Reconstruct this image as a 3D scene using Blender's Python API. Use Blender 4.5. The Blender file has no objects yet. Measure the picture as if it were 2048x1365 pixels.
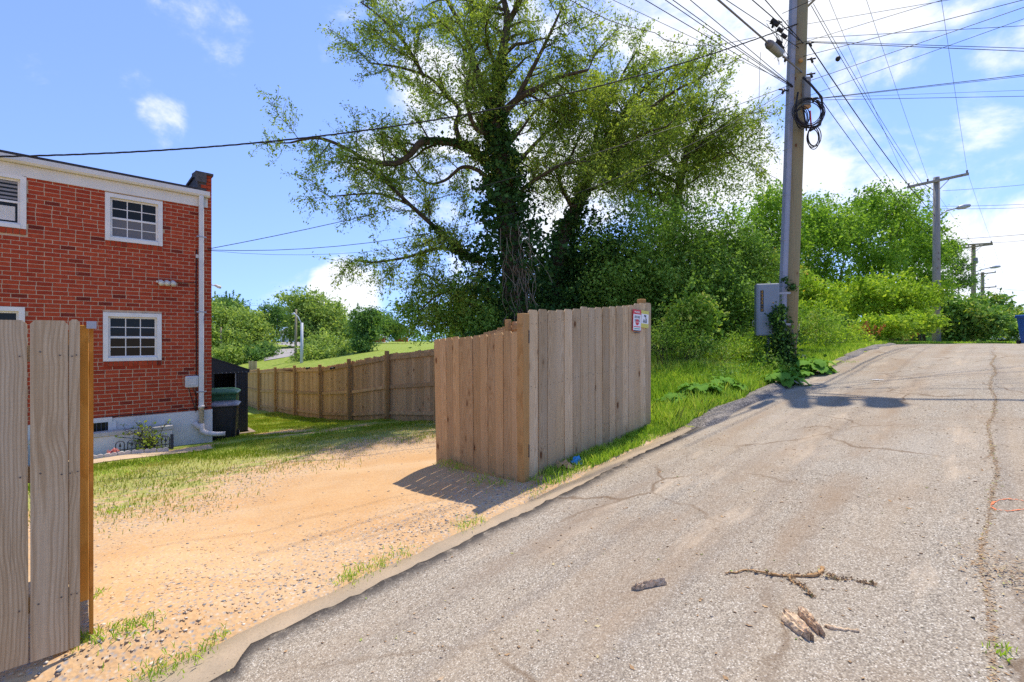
import bpy, math, random
import numpy as np
from mathutils import Vector

# ------------------------------------------------------------------ camera, world, sun, exposure
scn = bpy.context.scene
COL = scn.collection
CZ = 1.85                       # camera height above the kerb line beside it
F = 910.2                       # focal length in pixels of the 2048 px photograph (16 mm on full frame)
cd = bpy.data.cameras.new('camera'); cd.lens = 16.0; cd.sensor_width = 36.0
cd.clip_start = 0.05; cd.clip_end = 6000
cam = bpy.data.objects.new('camera', cd); COL.objects.link(cam)
cam.location = (0, 0, CZ); cam.rotation_euler = (math.radians(90), 0, 0)
scn.camera = cam

SUN_EL = math.radians(67); SUN_AZ = math.radians(33)      # azimuth clockwise from +Y
sdir = Vector((math.sin(SUN_AZ)*math.cos(SUN_EL), math.cos(SUN_AZ)*math.cos(SUN_EL), math.sin(SUN_EL)))
sl = bpy.data.lights.new('sun', 'SUN'); sl.energy = 2.4; sl.angle = math.radians(0.6); sl.color = (1.0, 0.93, 0.80)
so = bpy.data.objects.new('sun', sl); COL.objects.link(so)
so.rotation_euler = sdir.to_track_quat('Z', 'Y').to_euler()
so.location = (0, 0, 60)

world = bpy.data.worlds.new('World'); scn.world = world; world.use_nodes = True
SKY_STRENGTH = 0.15
def build_world():
    nt = world.node_tree; nt.nodes.clear(); L = nt.links.new
    def N(t, **k):
        n = nt.nodes.new(t)
        for a, b in k.items(): setattr(n, a, b)
        return n
    def M(op, a, b=None, c=None, clamp=False):
        n = N('ShaderNodeMath', operation=op); n.use_clamp = clamp
        for i, x in enumerate((a, b, c)):
            if x is None: continue
            if isinstance(x, (int, float)): n.inputs[i].default_value = x
            else: L(x, n.inputs[i])
        return n.outputs[0]
    out = N('ShaderNodeOutputWorld'); bg = N('ShaderNodeBackground'); bg.inputs['Strength'].default_value = SKY_STRENGTH
    sky = N('ShaderNodeTexSky', sky_type='NISHITA'); sky.sun_disc = False
    sky.sun_elevation = SUN_EL; sky.sun_rotation = SUN_AZ; sky.air_density = 1.0; sky.dust_density = 0.0; sky.altitude = 1500; sky.ozone_density = 2.0
    tc = N('ShaderNodeTexCoord'); d = tc.outputs['Generated']
    nrm = N('ShaderNodeVectorMath', operation='NORMALIZE'); L(d, nrm.inputs[0]); d = nrm.outputs[0]
    sep = N('ShaderNodeSeparateXYZ'); L(d, sep.inputs[0])
    # the clear blue reaches low on this dry day: sample the sky model a little above the true elevation
    lift = N('ShaderNodeVectorMath', operation='MULTIPLY_ADD'); L(d, lift.inputs[0]); lift.inputs[1].default_value = (1, 1, .80); lift.inputs[2].default_value = (0, 0, .20); L(lift.outputs[0], sky.inputs['Vector'])
    # cloud detail
    mp = N('ShaderNodeMapping'); L(d, mp.inputs[0]); mp.inputs['Scale'].default_value = (1, 1, 1.5)
    n1 = N('ShaderNodeTexNoise'); L(mp.outputs[0], n1.inputs['Vector'])
    n1.inputs['Scale'].default_value = 4.2; n1.inputs['Detail'].default_value = 9; n1.inputs['Roughness'].default_value = 0.6; n1.inputs['Distortion'].default_value = 0.3
    n2 = N('ShaderNodeTexNoise'); L(mp.outputs[0], n2.inputs['Vector']); n2.inputs['Scale'].default_value = 1.4; n2.inputs['Detail'].default_value = 3
    # broad cloud banks over the whole sky plus the individual clouds in view (direction, angular size)
    cover = M('MULTIPLY', M('SUBTRACT', n2.outputs[0], 0.47), 1.2)
    blobs = [(1560, 90, 330, .50), (1330, 60, 260, .48), (1850, 260, 300, .40), (1500, 330, 230, .50), (2010, 60, 200, .40),
             (1650, 300, 200, .40), (2030, 560, 200, .55), (1800, 360, 200, .25), (1150, 250, 260, .40), (900, 90, 250, .42), (715, 95, 130, .40),
             (700, 592, 85, .52), (610, 630, 120, .26), (180, 50, 190, .28), (420, 85, 100, .32), (345, 250, 80, .33), (90, 10, 120, .28),
             (880, 330, 200, .34), (1000, 480, 200, .3)]
    tot = None
    for (px, py, r, s) in blobs:
        v = Vector(((px-1024)/F, 1, (682.5-py)/F)); ln = v.length; v.normalize()
        dt = N('ShaderNodeVectorMath', operation='DOT_PRODUCT'); L(d, dt.inputs[0]); dt.inputs[1].default_value = v
        ang = r/F/ln*0.9
        mr = N('ShaderNodeMapRange', interpolation_type='SMOOTHSTEP'); L(dt.outputs['Value'], mr.inputs['Value'])
        mr.inputs['From Min'].default_value = math.cos(ang*1.5); mr.inputs['From Max'].default_value = math.cos(ang*.12)
        mr.inputs['To Min'].default_value = 0; mr.inputs['To Max'].default_value = s
        tot = mr.outputs[0] if tot is None else M('MAXIMUM', tot, mr.outputs[0])
    dens = M('ADD', M('ADD', M('MULTIPLY', n1.outputs[0], 1.25), -0.98), M('ADD', M('MULTIPLY', cover, 0.55), tot))
    cl = N('ShaderNodeMapRange', interpolation_type='SMOOTHERSTEP'); L(dens, cl.inputs['Value'])
    cl.inputs['From Min'].default_value = -0.06; cl.inputs['From Max'].default_value = 0.24
    shade = N('ShaderNodeMapRange'); L(dens, shade.inputs['Value'])
    shade.inputs['From Min'].default_value = 0.1; shade.inputs['From Max'].default_value = 0.5
    shade.inputs['To Min'].default_value = 1.0; shade.inputs['To Max'].default_value = 0.86
    cc = N('ShaderNodeVectorMath', operation='SCALE'); cc.inputs[0].default_value = (3.55, 3.6, 3.7); L(shade.outputs[0], cc.inputs['Scale'])
    # aerial paling of the blue toward the sunny side comes from thin cirrus
    mix = N('ShaderNodeMix', data_type='RGBA'); L(M('MULTIPLY', cl.outputs[0], 0.94), mix.inputs['Factor'])
    tint = N('ShaderNodeMix', data_type='RGBA', blend_type='MULTIPLY'); tint.inputs['Factor'].default_value = 1
    L(sky.outputs[0], tint.inputs['A']); tint.inputs['B'].default_value = (.83, .82, .95, 1)
    L(tint.outputs['Result'], mix.inputs['A']); L(cc.outputs[0], mix.inputs['B'])
    L(mix.outputs['Result'], bg.inputs['Color']); L(bg.outputs[0], out.inputs[0])
build_world()
vs = scn.view_settings
vs.view_transform = 'Standard'; vs.look = 'None'; vs.gamma = 1; vs.use_curve_mapping = False
vs.exposure = 1.18
scn.render.engine = 'CYCLES'
scn.cycles.max_bounces = 6; scn.cycles.transparent_max_bounces = 6; scn.cycles.use_denoising = False

# ------------------------------------------------------------------ frames and terrain
TH = math.atan2(0.686, 0.7276)                # alley direction measured from world X
AX, AY = math.cos(TH), math.sin(TH)
def W(u, v, z=0.0): return Vector((AX*u - AY*v, AY*u + AX*v, z))
def UV(x, y): return (AX*x + AY*y, -AY*x + AX*y)
rng = np.random.default_rng(7)
random.seed(7)
def sst(a, b, x):
    t = np.clip((np.asarray(x, float)-a)/(b-a), 0, 1); return t*t*(3-2*t)
def zE(u):
    f = 0.09*np.asarray(u, float); return -np.logaddexp(-6*f, -6*1.72)/6
VP_ = [3.5, 11.3, 13.8, 16, 18.8, 21.2, 23.8, 35, 60, 110, 300]
ZP_ = [None, -.32, -.65, -.88, -1.07, -1.23, -1.41, -1.6, -1.35, -.35, .6]
def wob(u, v, a=0.012):
    return a*(np.sin(2.1*u+1.3*v)+np.sin(1.1*u-2.7*v+1)+.6*np.sin(4.7*u+3.1*v+2)+.5*np.sin(-5.3*u+6.1*v))
def zR(u, v):
    u = np.asarray(u, float); v = np.asarray(v, float)
    return zE(u) + (3-v)*.062*(1-sst(10, 22, u)) + wob(u*.6, v*.6, .006)
def H(u, v):
    """ground height (without the road sheet)"""
    u = np.asarray(u, float); v = np.asarray(v, float)
    ze = zE(np.minimum(u, 40)) + .0*u
    t = np.clip((v-3.5)/(11.3-3.5), 0, 1)
    prof = np.interp(v, VP_[1:], ZP_[1:])
    yard = np.where(v < 11.3, ze*(1-t)+(-.32)*t, prof)
    bank = ze + .42*sst(3.3, 5.2, v)*(1-sst(10, 17, u))*sst(6.3, 8.5, u)
    far = .95 + .6*sst(55, 130, v)
    tgt = bank*(1-sst(5, 15, v)) + far*sst(5, 15, v)
    w = 4.5 + 14*sst(14, 50, v)
    s = sst(0, 1, (u-6.3)/w)
    z = yard*(1-s) + tgt*s
    road = zR(u, v)
    k = sst(3.15, 3.5, v)
    z = road*(1-k) + z*k
    z = z + .11*sst(3.32, 3.55, v)*(1-sst(4.6, 6.5, v))*(1-sst(.1, 1.1, u))*sst(-6, -2, u)
    z = z - .022*(np.exp(-((u-1.0-.06*v)/.17)**2)+np.exp(-((u-2.5-.06*v)/.17)**2))*sst(3.4, 3.9, v)*(1-sst(6.5, 8.5, v))
    return z + wob(u, v)*k*sst(3.4, 5, v)
def edge(u):
    """left edge of the asphalt; the alley bends right beyond its crest"""
    u = np.asarray(u, float)
    e = 3.0 + .008*np.sin(1.3*u)+.003*np.sin(7.7*u+1) - .17*(1-sst(.60, .70, u))
    e = e - .18*sst(12, 14, u)
    return np.where(u > 25, e - 4.2*sst(25, 38, u), e)
def ray(px, py):
    return Vector(((px-1024)/F, 1.0, (682.5-py)/F))
def PD(px, py, d): r = ray(px, py); return Vector((r.x*d, d, CZ+r.z*d))
def PZ(px, py, z): d = (z-CZ)*F/(682.5-py); return PD(px, py, d)
def PV(px, py, v):
    r = ray(px, py); dv = -AY*r.x + AX; d = v/dv; return PD(px, py, d)
def PU(px, py, u):
    r = ray(px, py); du = AX*r.x + AY; d = u/du; return PD(px, py, d)
def top(u, v):
    return float(zR(u, v)) if v < float(edge(u)) else float(H(u, v))
def G(px, py, dmin=1.2, dmax=60):
    r = ray(px, py); d = dmin
    while d < dmax:
        u, v = UV(r.x*d, d)
        if CZ+r.z*d <= top(u, v): break
        d += .02
    return PD(px, py, d)
def ground_at(p):
    u, v = UV(p.x, p.y); return top(u, v)

# ------------------------------------------------------------------ materials
MATS = {}
class NT:
    def __init__(s, name):
        s.m = bpy.data.materials.new(name); s.m.use_nodes = True; s.t = s.m.node_tree; s.t.nodes.clear()
        s.out = s.n('ShaderNodeOutputMaterial'); s.b = s.n('ShaderNodeBsdfPrincipled')
        s.l(s.b.outputs[0], s.out.inputs[0]); MATS[name] = s.m
    def n(s, t, **k):
        n = s.t.nodes.new(t)
        for a, b in k.items(): setattr(n, a, b)
        return n
    def l(s, a, b): s.t.links.new(a, b)
    def put(s, sock, x):
        if isinstance(x, bpy.types.NodeSocket): s.l(x, sock)
        elif isinstance(x, (tuple, list)) and len(x) == 3 and sock.type == 'RGBA': sock.default_value = (*x, 1)
        else: sock.default_value = x
    def math(s, op, a, b=0.0, clamp=False):
        n = s.n('ShaderNodeMath', operation=op); n.use_clamp = clamp; s.put(n.inputs[0], a); s.put(n.inputs[1], b); return n.outputs[0]
    def mix(s, f, a, b, mode='MIX'):
        n = s.n('ShaderNodeMix', data_type='RGBA', blend_type=mode); s.put(n.inputs['Factor'], f); s.put(n.inputs['A'], a); s.put(n.inputs['B'], b); return n.outputs['Result']
    def noise(s, vec, scale, detail=3, rough=.5, dist=0.0):
        n = s.n('ShaderNodeTexNoise'); s.put(n.inputs['Vector'], vec); n.inputs['Scale'].default_value = scale; n.inputs['Detail'].default_value = detail
        n.inputs['Roughness'].default_value = rough; n.inputs['Distortion'].default_value = dist; return n.outputs[0]
    def vor(s, vec, scale, feature='F1', out='Distance', rnd=1.0):
        n = s.n('ShaderNodeTexVoronoi', feature=feature); s.put(n.inputs['Vector'], vec); n.inputs['Scale'].default_value = scale; n.inputs['Randomness'].default_value = rnd; return n.outputs[out]
    def rng(s, x, a, b, c=0.0, d=1.0, smooth=False):
        n = s.n('ShaderNodeMapRange', interpolation_type='SMOOTHSTEP' if smooth else 'LINEAR')
        s.put(n.inputs[0], x)
        for i, y in zip((1, 2, 3, 4), (a, b, c, d)): n.inputs[i].default_value = y
        return n.outputs[0]
    def ramp(s, x, stops):
        n = s.n('ShaderNodeValToRGB'); s.put(n.inputs[0], x); e = n.color_ramp.elements
        while len(e) < len(stops): e.new(.5)
        for i, (p, c) in enumerate(stops): e[i].position = p; e[i].color = (*c, 1)
        return n.outputs[0]
    def tex(s, which='Object'): return s.n('ShaderNodeTexCoord').outputs[which]
    def mapping(s, vec, scale=(1, 1, 1), loc=(0, 0, 0), rot=(0, 0, 0)):
        n = s.n('ShaderNodeMapping'); s.put(n.inputs[0], vec); n.inputs['Location'].default_value = loc; n.inputs['Rotation'].default_value = rot; n.inputs['Scale'].default_value = scale; return n.outputs[0]
    def vadd(s, a, b):
        n = s.n('ShaderNodeVectorMath', operation='ADD'); s.put(n.inputs[0], a); s.put(n.inputs[1], b); return n.outputs[0]
    def vscale(s, a, k):
        n = s.n('ShaderNodeVectorMath', operation='SCALE'); s.put(n.inputs[0], a); s.put(n.inputs['Scale'], k); return n.outputs[0]
    def orand(s): return s.n('ShaderNodeObjectInfo').outputs['Random']
    def irand(s): return s.n('ShaderNodeNewGeometry').outputs['Random Per Island']
    def attr(s, name, out='Fac'): return s.n('ShaderNodeAttribute', attribute_name=name).outputs[out]
    def bump(s, h, strength=.3, dist=.01):
        n = s.n('ShaderNodeBump'); n.inputs['Strength'].default_value = strength; n.inputs['Distance'].default_value = dist; s.put(n.inputs['Height'], h); s.l(n.outputs[0], s.b.inputs['Normal'])
    def fin(s, color, rough=.8, spec=.3, metal=0.0):
        s.put(s.b.inputs['Base Color'], color); s.put(s.b.inputs['Roughness'], rough); s.b.inputs['Specular IOR Level'].default_value = spec; s.b.inputs['Metallic'].default_value = metal
        return s.m

def flat(name, c, rough=.6, spec=.3, metal=0.0, var=.12, scale=6.0, bump=0.0):
    k = NT(name); v = k.tex(); n = k.noise(v, scale, 5, .6)
    n2 = k.noise(v, scale*9, 2, .6)
    f = k.math('ADD', k.rng(n, .3, .7, 1-var, 1+var), k.rng(n2, .3, .7, -var*.4, var*.4))
    col = k.vscale(c, f)
    if bump: k.bump(n2, bump, .004)
    return k.fin(col, k.rng(n, .3, .7, max(.03, rough-.08), min(1, rough+.08)), spec, metal)

def wood(name, light, dark, knot=(.16, .07, .03), grain=1.0, grey=(.36, .32, .28), greyamt=.35, vary=.25, damp=True, ringamt=.8, knots=.58):
    k = NT(name); oc = k.tex(); r = k.orand()
    sc = k.vadd(oc, k.vscale((37.0, 53.0, 71.0), r))
    # growth rings of a plain-sawn board: distance from a pith line that drifts along the length
    so_ = k.n('ShaderNodeSeparateXYZ'); k.l(oc, so_.inputs[0]); ox, oy, oz = so_.outputs
    r2 = k.math('FRACT', k.math('MULTIPLY', r, 17.3)); r3 = k.math('FRACT', k.math('MULTIPLY', r, 91.7))
    kv = k.n('ShaderNodeTexVoronoi'); k.put(kv.inputs['Vector'], k.mapping(sc, (5.5, 0, 2.6))); kv.inputs['Scale'].default_value = 1.0
    kd = k.math('ADD', kv.outputs['Distance'], k.math('MULTIPLY', k.noise(sc, 30, 2), .07))
    sepc = k.n('ShaderNodeSeparateColor'); k.l(kv.outputs['Color'], sepc.inputs[0])
    has = k.math('GREATER_THAN', sepc.outputs[0], knots)
    sway = k.noise(k.mapping(sc, (2, 2, 1.5)), 1.0, 2, .5)
    X = k.math('ADD', k.math('SUBTRACT', ox, k.rng(r2, 0, 1, .02, .12)), k.rng(sway, .3, .7, -.016, .016))
    D = k.math('ADD', k.math('MULTIPLY', oz, k.rng(r3, 0, 1, -.05, .05)), k.rng(r, 0, 1, -.07, .07))
    rad_ = k.math('SQRT', k.math('ADD', k.math('MULTIPLY', X, X), k.math('MULTIPLY', D, D)))
    bulge = k.math('MULTIPLY', has, k.rng(kd, 0, .55, .03, 0, True))
    rings = k.math('FRACT', k.math('MULTIPLY', k.math('ADD', k.math('ADD', rad_, bulge), k.math('MULTIPLY', k.noise(k.mapping(sc, (9, 9, 1.2)), 1.0, 3, .6), .012)), 78.0*grain))
    ring = k.math('MULTIPLY', k.rng(rings, .35, .85, 0, 1, True), k.rng(rings, .9, 1.0, 1, .2))
    fib = k.noise(k.mapping(sc, (160, 160, 3.0)), 1.0, 4, .65)
    a = k.mix(k.math('MULTIPLY', ring, ringamt), light, dark)
    a = k.mix(k.rng(fib, .3, .7, 0, .75), a, dark)
    saw = k.noise(k.mapping(sc, (6, 6, 240)), 1.0, 2, .5); a = k.mix(k.rng(saw, .5, .75, 0, .28), a, dark)
    crk = k.noise(k.mapping(sc, (210, 210, 1.3)), 1.0, 2, .5); a = k.mix(k.rng(crk, .68, .74, 0, .75), a, tuple(x*.35 for x in dark))
    big = k.noise(k.mapping(sc, (5, 5, .8)), 1.0, 3, .6)
    a = k.mix(k.math('MULTIPLY', k.rng(big, .40, .68), greyamt*1.6, True), a, k.mix(k.math('MULTIPLY', ring, .45), grey, dark))
    km = k.math('MULTIPLY', has, k.rng(kd, .10, .20, 1, 0, True))
    halo = k.math('MULTIPLY', has, k.rng(kd, .15, .42, .5, 0, True))
    a = k.mix(halo, a, dark); a = k.mix(km, a, knot)
    tint = k.rng(r, 0, 1, 1-vary, 1+vary*.6)
    a = k.vscale(a, tint)
    if damp:
        sepz = k.n('ShaderNodeSeparateXYZ'); k.l(oc, sepz.inputs[0])
        st = k.math('MULTIPLY', k.rng(sepz.outputs[2], .0, .32, .55, 0, True), k.rng(k.noise(sc, 7, 3), .3, .6))
        a = k.mix(st, a, (.30, .20, .10))
    k.bump(k.math('ADD', k.math('MULTIPLY', ring, .5), fib), .35, .004)
    return k.fin(a, .9, .06)

def leafm(name, cols, trans=.35, rough=.5, spec=.3, gain=1.65):
    cols = [(min(.75, c[0]*gain*1.0), min(.75, c[1]*gain), min(.75, c[2]*gain*.9)) for c in cols]; spec *= .45; rough = min(.8, rough+.15)
    k = NT(name); r = k.irand()
    n = k.noise(k.n('ShaderNodeNewGeometry').outputs['Position'], .9, 2)
    f = k.math('ADD', k.math('MULTIPLY', r, .75), k.rng(n, .3, .7, -.12, .37))
    st = [(i/(len(cols)-1), c) for i, c in enumerate(cols)]
    col = k.ramp(f, st)
    k.fin(col, rough, spec)
    tr = k.n('ShaderNodeBsdfTranslucent'); k.l(k.mix(1.0, col, (1.0, 1.0, .55), 'MULTIPLY'), tr.inputs[0])
    mx = k.n('ShaderNodeMixShader'); mx.inputs[0].default_value = trans
    k.l(k.b.outputs[0], mx.inputs[1]); k.l(tr.outputs[0], mx.inputs[2]); k.l(mx.outputs[0], k.out.inputs[0])
    return k.m

def bark(name, a, b):
    k = NT(name); v = k.tex(); n = k.noise(k.mapping(v, (9, 9, 2.2)), 1, 5, .65); m2 = k.vor(k.mapping(v, (16, 16, 4)), 1.0, 'DISTANCE_TO_EDGE')
    col = k.mix(k.rng(n, .3, .7), a, b); col = k.mix(k.rng(m2, 0, .12, .6, 0), col, tuple(x*.4 for x in a))
    k.bump(n, .6, .02); return k.fin(col, .9, .15)

# ------------------------------------------------------------------ geometry helpers
def link(o, parent=None):
    COL.objects.link(o)
    if parent is not None: o.parent = parent
    return o
def tag(o, label=None, cat=None, group=None, kind=None):
    if label: o['label'] = label
    if cat: o['category'] = cat
    if group: o['group'] = group
    if kind: o['kind'] = kind
    return o
def empty(name, loc=(0, 0, 0), rz=0.0, label=None, cat=None, group=None):
    o = bpy.data.objects.new(name, None); o.empty_display_size = .1; COL.objects.link(o)
    o.location = loc; o.rotation_euler = (0, 0, rz); return tag(o, label, cat, group)
class Geo:
    def __init__(s): s.v = []; s.f = []; s.sm = []
    def add(s, vs, fs, smooth=False):
        b = len(s.v); s.v += [tuple(p) for p in vs]; s.f += [tuple(b+i for i in f) for f in fs]; s.sm += [smooth]*len(fs); return s
    def box(s, x0, x1, y0, y1, z0, z1, ch=0.0):
        if ch <= 0:
            vs = [(x, y, z) for z in (z0, z1) for (x, y) in ((x0, y0), (x1, y0), (x1, y1), (x0, y1))]
            return s.add(vs, [(0, 3, 2, 1), (4, 5, 6, 7), (0, 1, 5, 4), (1, 2, 6, 5), (2, 3, 7, 6), (3, 0, 4, 7)])
        vs = []; c = ch                        # chamfered along all edges
        X = (x0, x1); Y = (y0, y1); Z = (z0, z1); idx = {}
        for i in (0, 1):
            for j in (0, 1):
                for k in (0, 1):
                    si, sj, sk = (1-2*i), (1-2*j), (1-2*k)
                    for ax in range(3):
                        p = [X[i]+si*c, Y[j]+sj*c, Z[k]+sk*c]
                        p[ax] = (X[i], Y[j], Z[k])[ax]
                        idx[(i, j, k, ax)] = len(vs); vs.append(p)
        fs = []
        q = [(0, 0), (1, 0), (1, 1), (0, 1)]
        for i in (0, 1): fs.append([idx[(i, a, b, 0)] for a, b in (q if i else q[::-1])])
        for j in (0, 1): fs.append([idx[(a, j, b, 1)] for a, b in (q[::-1] if j else q)])
        for k in (0, 1): fs.append([idx[(a, b, k, 2)] for a, b in (q if k else q[::-1])])
        for i in (0, 1):
            for j in (0, 1):
                fs.append([idx[(i, j, 0, 0)], idx[(i, j, 1, 0)], idx[(i, j, 1, 1)], idx[(i, j, 0, 1)]][::(1 if i != j else -1)])
                fs.append([idx[(i, 0, j, 0)], idx[(i, 1, j, 0)], idx[(i, 1, j, 2)], idx[(i, 0, j, 2)]][::(-1 if i != j else 1)])
                fs.append([idx[(0, i, j, 1)], idx[(1, i, j, 1)], idx[(1, i, j, 2)], idx[(0, i, j, 2)]][::(1 if i != j else -1)])
        for i in (0, 1):
            for j in (0, 1):
                for k in (0, 1): fs.append([idx[(i, j, k, a)] for a in ((0, 1, 2) if (i+j+k) % 2 else (2, 1, 0))])
        return s.add(vs, fs)
    def tube(s, pts, rad, n=6, cap=True, smooth=True):
        pts = [Vector(p) for p in pts]; m = len(pts)
        rads = [rad]*m if isinstance(rad, (int, float)) else list(rad)
        vs = []; prev = None
        for i, p in enumerate(pts):
            t = (pts[min(i+1, m-1)]-pts[max(i-1, 0)])
            if t.length < 1e-9: t = Vector((0, 0, 1))
            t.normalize()
            if prev is None: x = t.orthogonal().normalized()
            else:
                x = prev - t*prev.dot(t)
                x = x.normalized() if x.length > 1e-6 else t.orthogonal().normalized()
            prev = x; y = t.cross(x)
            for k in range(n):
                a = 2*math.pi*k/n; vs.append(p + x*(math.cos(a)*rads[i]) + y*(math.sin(a)*rads[i]))
        fs = [(i*n+k, i*n+(k+1) % n, (i+1)*n+(k+1) % n, (i+1)*n+k) for i in range(m-1) for k in range(n)]
        if cap: fs += [tuple(range(n))[::-1], tuple((m-1)*n+k for k in range(n))]
        return s.add(vs, fs, smooth)
    def prism(s, prof, axis, a, b):
        """2-D profile extruded along axis ('x','y','z') from a to b"""
        def P(q, t): return {'x': (t, q[0], q[1]), 'y': (q[0], t, q[1]), 'z': (q[0], q[1], t)}[axis]
        n = len(prof); vs = [P(q, a) for q in prof]+[P(q, b) for q in prof]
        fs = [tuple(range(n))[::-1], tuple(range(n, 2*n))]+[(i, (i+1) % n, n+(i+1) % n, n+i) for i in range(n)]
        return s.add(vs, fs)
    def lathe(s, prof, n=16, c=(0, 0, 0), smooth=True):
        vs = [(c[0]+r*math.cos(2*math.pi*k/n), c[1]+r*math.sin(2*math.pi*k/n), c[2]+z) for r, z in prof for k in range(n)]
        fs = [(i*n+k, i*n+(k+1) % n, (i+1)*n+(k+1) % n, (i+1)*n+k) for i in range(len(prof)-1) for k in range(n)]
        fs += [tuple(range(n))[::-1], tuple((len(prof)-1)*n+k for k in range(n))]
        return s.add(vs, fs, smooth)
    def mesh(s, name, mat):
        m = bpy.data.meshes.new(name); m.from_pydata(s.v, [], s.f)
        if any(s.sm): m.polygons.foreach_set('use_smooth', s.sm)
        if mat: m.materials.append(MATS[mat] if isinstance(mat, str) else mat)
        m.validate(); m.update(); return m
    def build(s, name, mat, parent=None):
        return link(bpy.data.objects.new(name, s.mesh(name, mat)), parent)
def recalc(o):
    import bmesh
    bm = bmesh.new(); bm.from_mesh(o.data); bmesh.ops.recalc_face_normals(bm, faces=bm.faces); bm.to_mesh(o.data); bm.free(); return o
def npmesh(name, V, Fc, mat, parent=None, smooth=False):
    """V (N,3), Fc (M,k) all faces with k corners"""
    V = np.asarray(V, np.float32); Fc = np.asarray(Fc, np.int32); k = Fc.shape[1]
    m = bpy.data.meshes.new(name); m.vertices.add(len(V)); m.vertices.foreach_set('co', V.ravel())
    m.loops.add(Fc.size); m.loops.foreach_set('vertex_index', Fc.ravel())
    m.polygons.add(len(Fc)); m.polygons.foreach_set('loop_start', np.arange(0, Fc.size, k, dtype=np.int32))
    if smooth: m.polygons.foreach_set('use_smooth', np.ones(len(Fc), bool))
    m.update(calc_edges=True)
    if mat: m.materials.append(MATS[mat])
    return link(bpy.data.objects.new(name, m), parent)
def unit(a): return a/np.maximum(np.linalg.norm(a, axis=1, keepdims=True), 1e-9)
def leaves(name, P, size, mat, parent=None, aspect=.42, droop=.3, flatness=0.0, T=None, lie=False):
    """leaf-shaped folded quads with random turn at the points P"""
    P = np.asarray(P, float); n = len(P)
    t = rng.normal(size=(n, 3)); t[:, 2] -= droop
    if T is not None: t = t*.6 + np.asarray(T)*1.0
    t = unit(t); q = rng.normal(size=(n, 3)); q[:, 2] *= (1-flatness); q = unit(np.cross(t, q)); nn = np.cross(t, q)
    if lie:
        t[:, 2] *= .12; t = unit(t); q = unit(np.cross(t, np.array([0, 0, 1.0])+rng.normal(size=(n, 3))*.18)); nn = np.cross(t, q)
    L = np.asarray(size)*(.5+1.15*rng.random(n)**1.6)
    L = L[:, None]; w = L*aspect
    V = np.empty((n, 4, 3)); V[:, 0] = P - t*L*.5; V[:, 2] = P + t*L*.5
    V[:, 1] = P + q*w*.5 + nn*w*.18; V[:, 3] = P - q*w*.5 + nn*w*.18
    return npmesh(name, V.reshape(-1, 3), np.arange(4*n).reshape(n, 4), mat, parent)
def blades(name, P, h, w, mat, parent=None, lean=.45):
    P = np.asarray(P, float); n = len(P); h = (h*(.5+rng.random(n)))[:, None]
    a = rng.random(n)*2*np.pi; s = np.stack([np.cos(a), np.sin(a), 0*a], 1)
    b = rng.random(n)*2*np.pi; ln = np.stack([np.cos(b), np.sin(b), 0*b], 1)*(lean*rng.random(n))[:, None]*h
    V = np.empty((n, 5, 3)); wv = (w*(.6+.8*rng.random(n)))[:, None]*s*.5; up = np.array([0, 0, 1.0])
    V[:, 0] = P-wv; V[:, 1] = P+wv; V[:, 2] = P+wv*.7+ln*.35+up*h*.6; V[:, 3] = P+ln+up*h*.95; V[:, 4] = P-wv*.7+ln*.35+up*h*.6
    return npmesh(name, V.reshape(-1, 3), np.arange(5*n).reshape(n, 5), mat, parent)
OCT_V = np.array([(1, 0, 0), (0, 1, 0), (-1, 0, 0), (0, -1, 0), (0, 0, 1), (0, 0, -1)], float)
OCT_F = np.array([(0, 1, 4), (1, 2, 4), (2, 3, 4), (3, 0, 4), (1, 0, 5), (2, 1, 5), (3, 2, 5), (0, 3, 5)])
def pebbles(name, P, size, mat, parent=None):
    P = np.asarray(P, float); n = len(P)
    a = rng.random(n)*6.28; c, s = np.cos(a), np.sin(a)
    base = OCT_V[None]*(.6+.6*rng.random((n, 6, 1))); base[:, :, 0] *= 1.25; base[:, :, 2] *= .38
    x = base[:, :, 0]*c[:, None]-base[:, :, 1]*s[:, None]; y = base[:, :, 0]*s[:, None]+base[:, :, 1]*c[:, None]
    V = np.stack([x, y, base[:, :, 2]], 2)*np.asarray(size)[:, None, None] + P[:, None]
    return npmesh(name, V.reshape(-1, 3), (OCT_F[None]+6*np.arange(n)[:, None, None]).reshape(-1, 3), mat, parent)
def uvpts(U, V, dz=0.0, f=H):
    U = np.asarray(U, float); V = np.asarray(V, float); return np.stack([AX*U-AY*V, AY*U+AX*V, f(U, V)+dz], 1)
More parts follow.
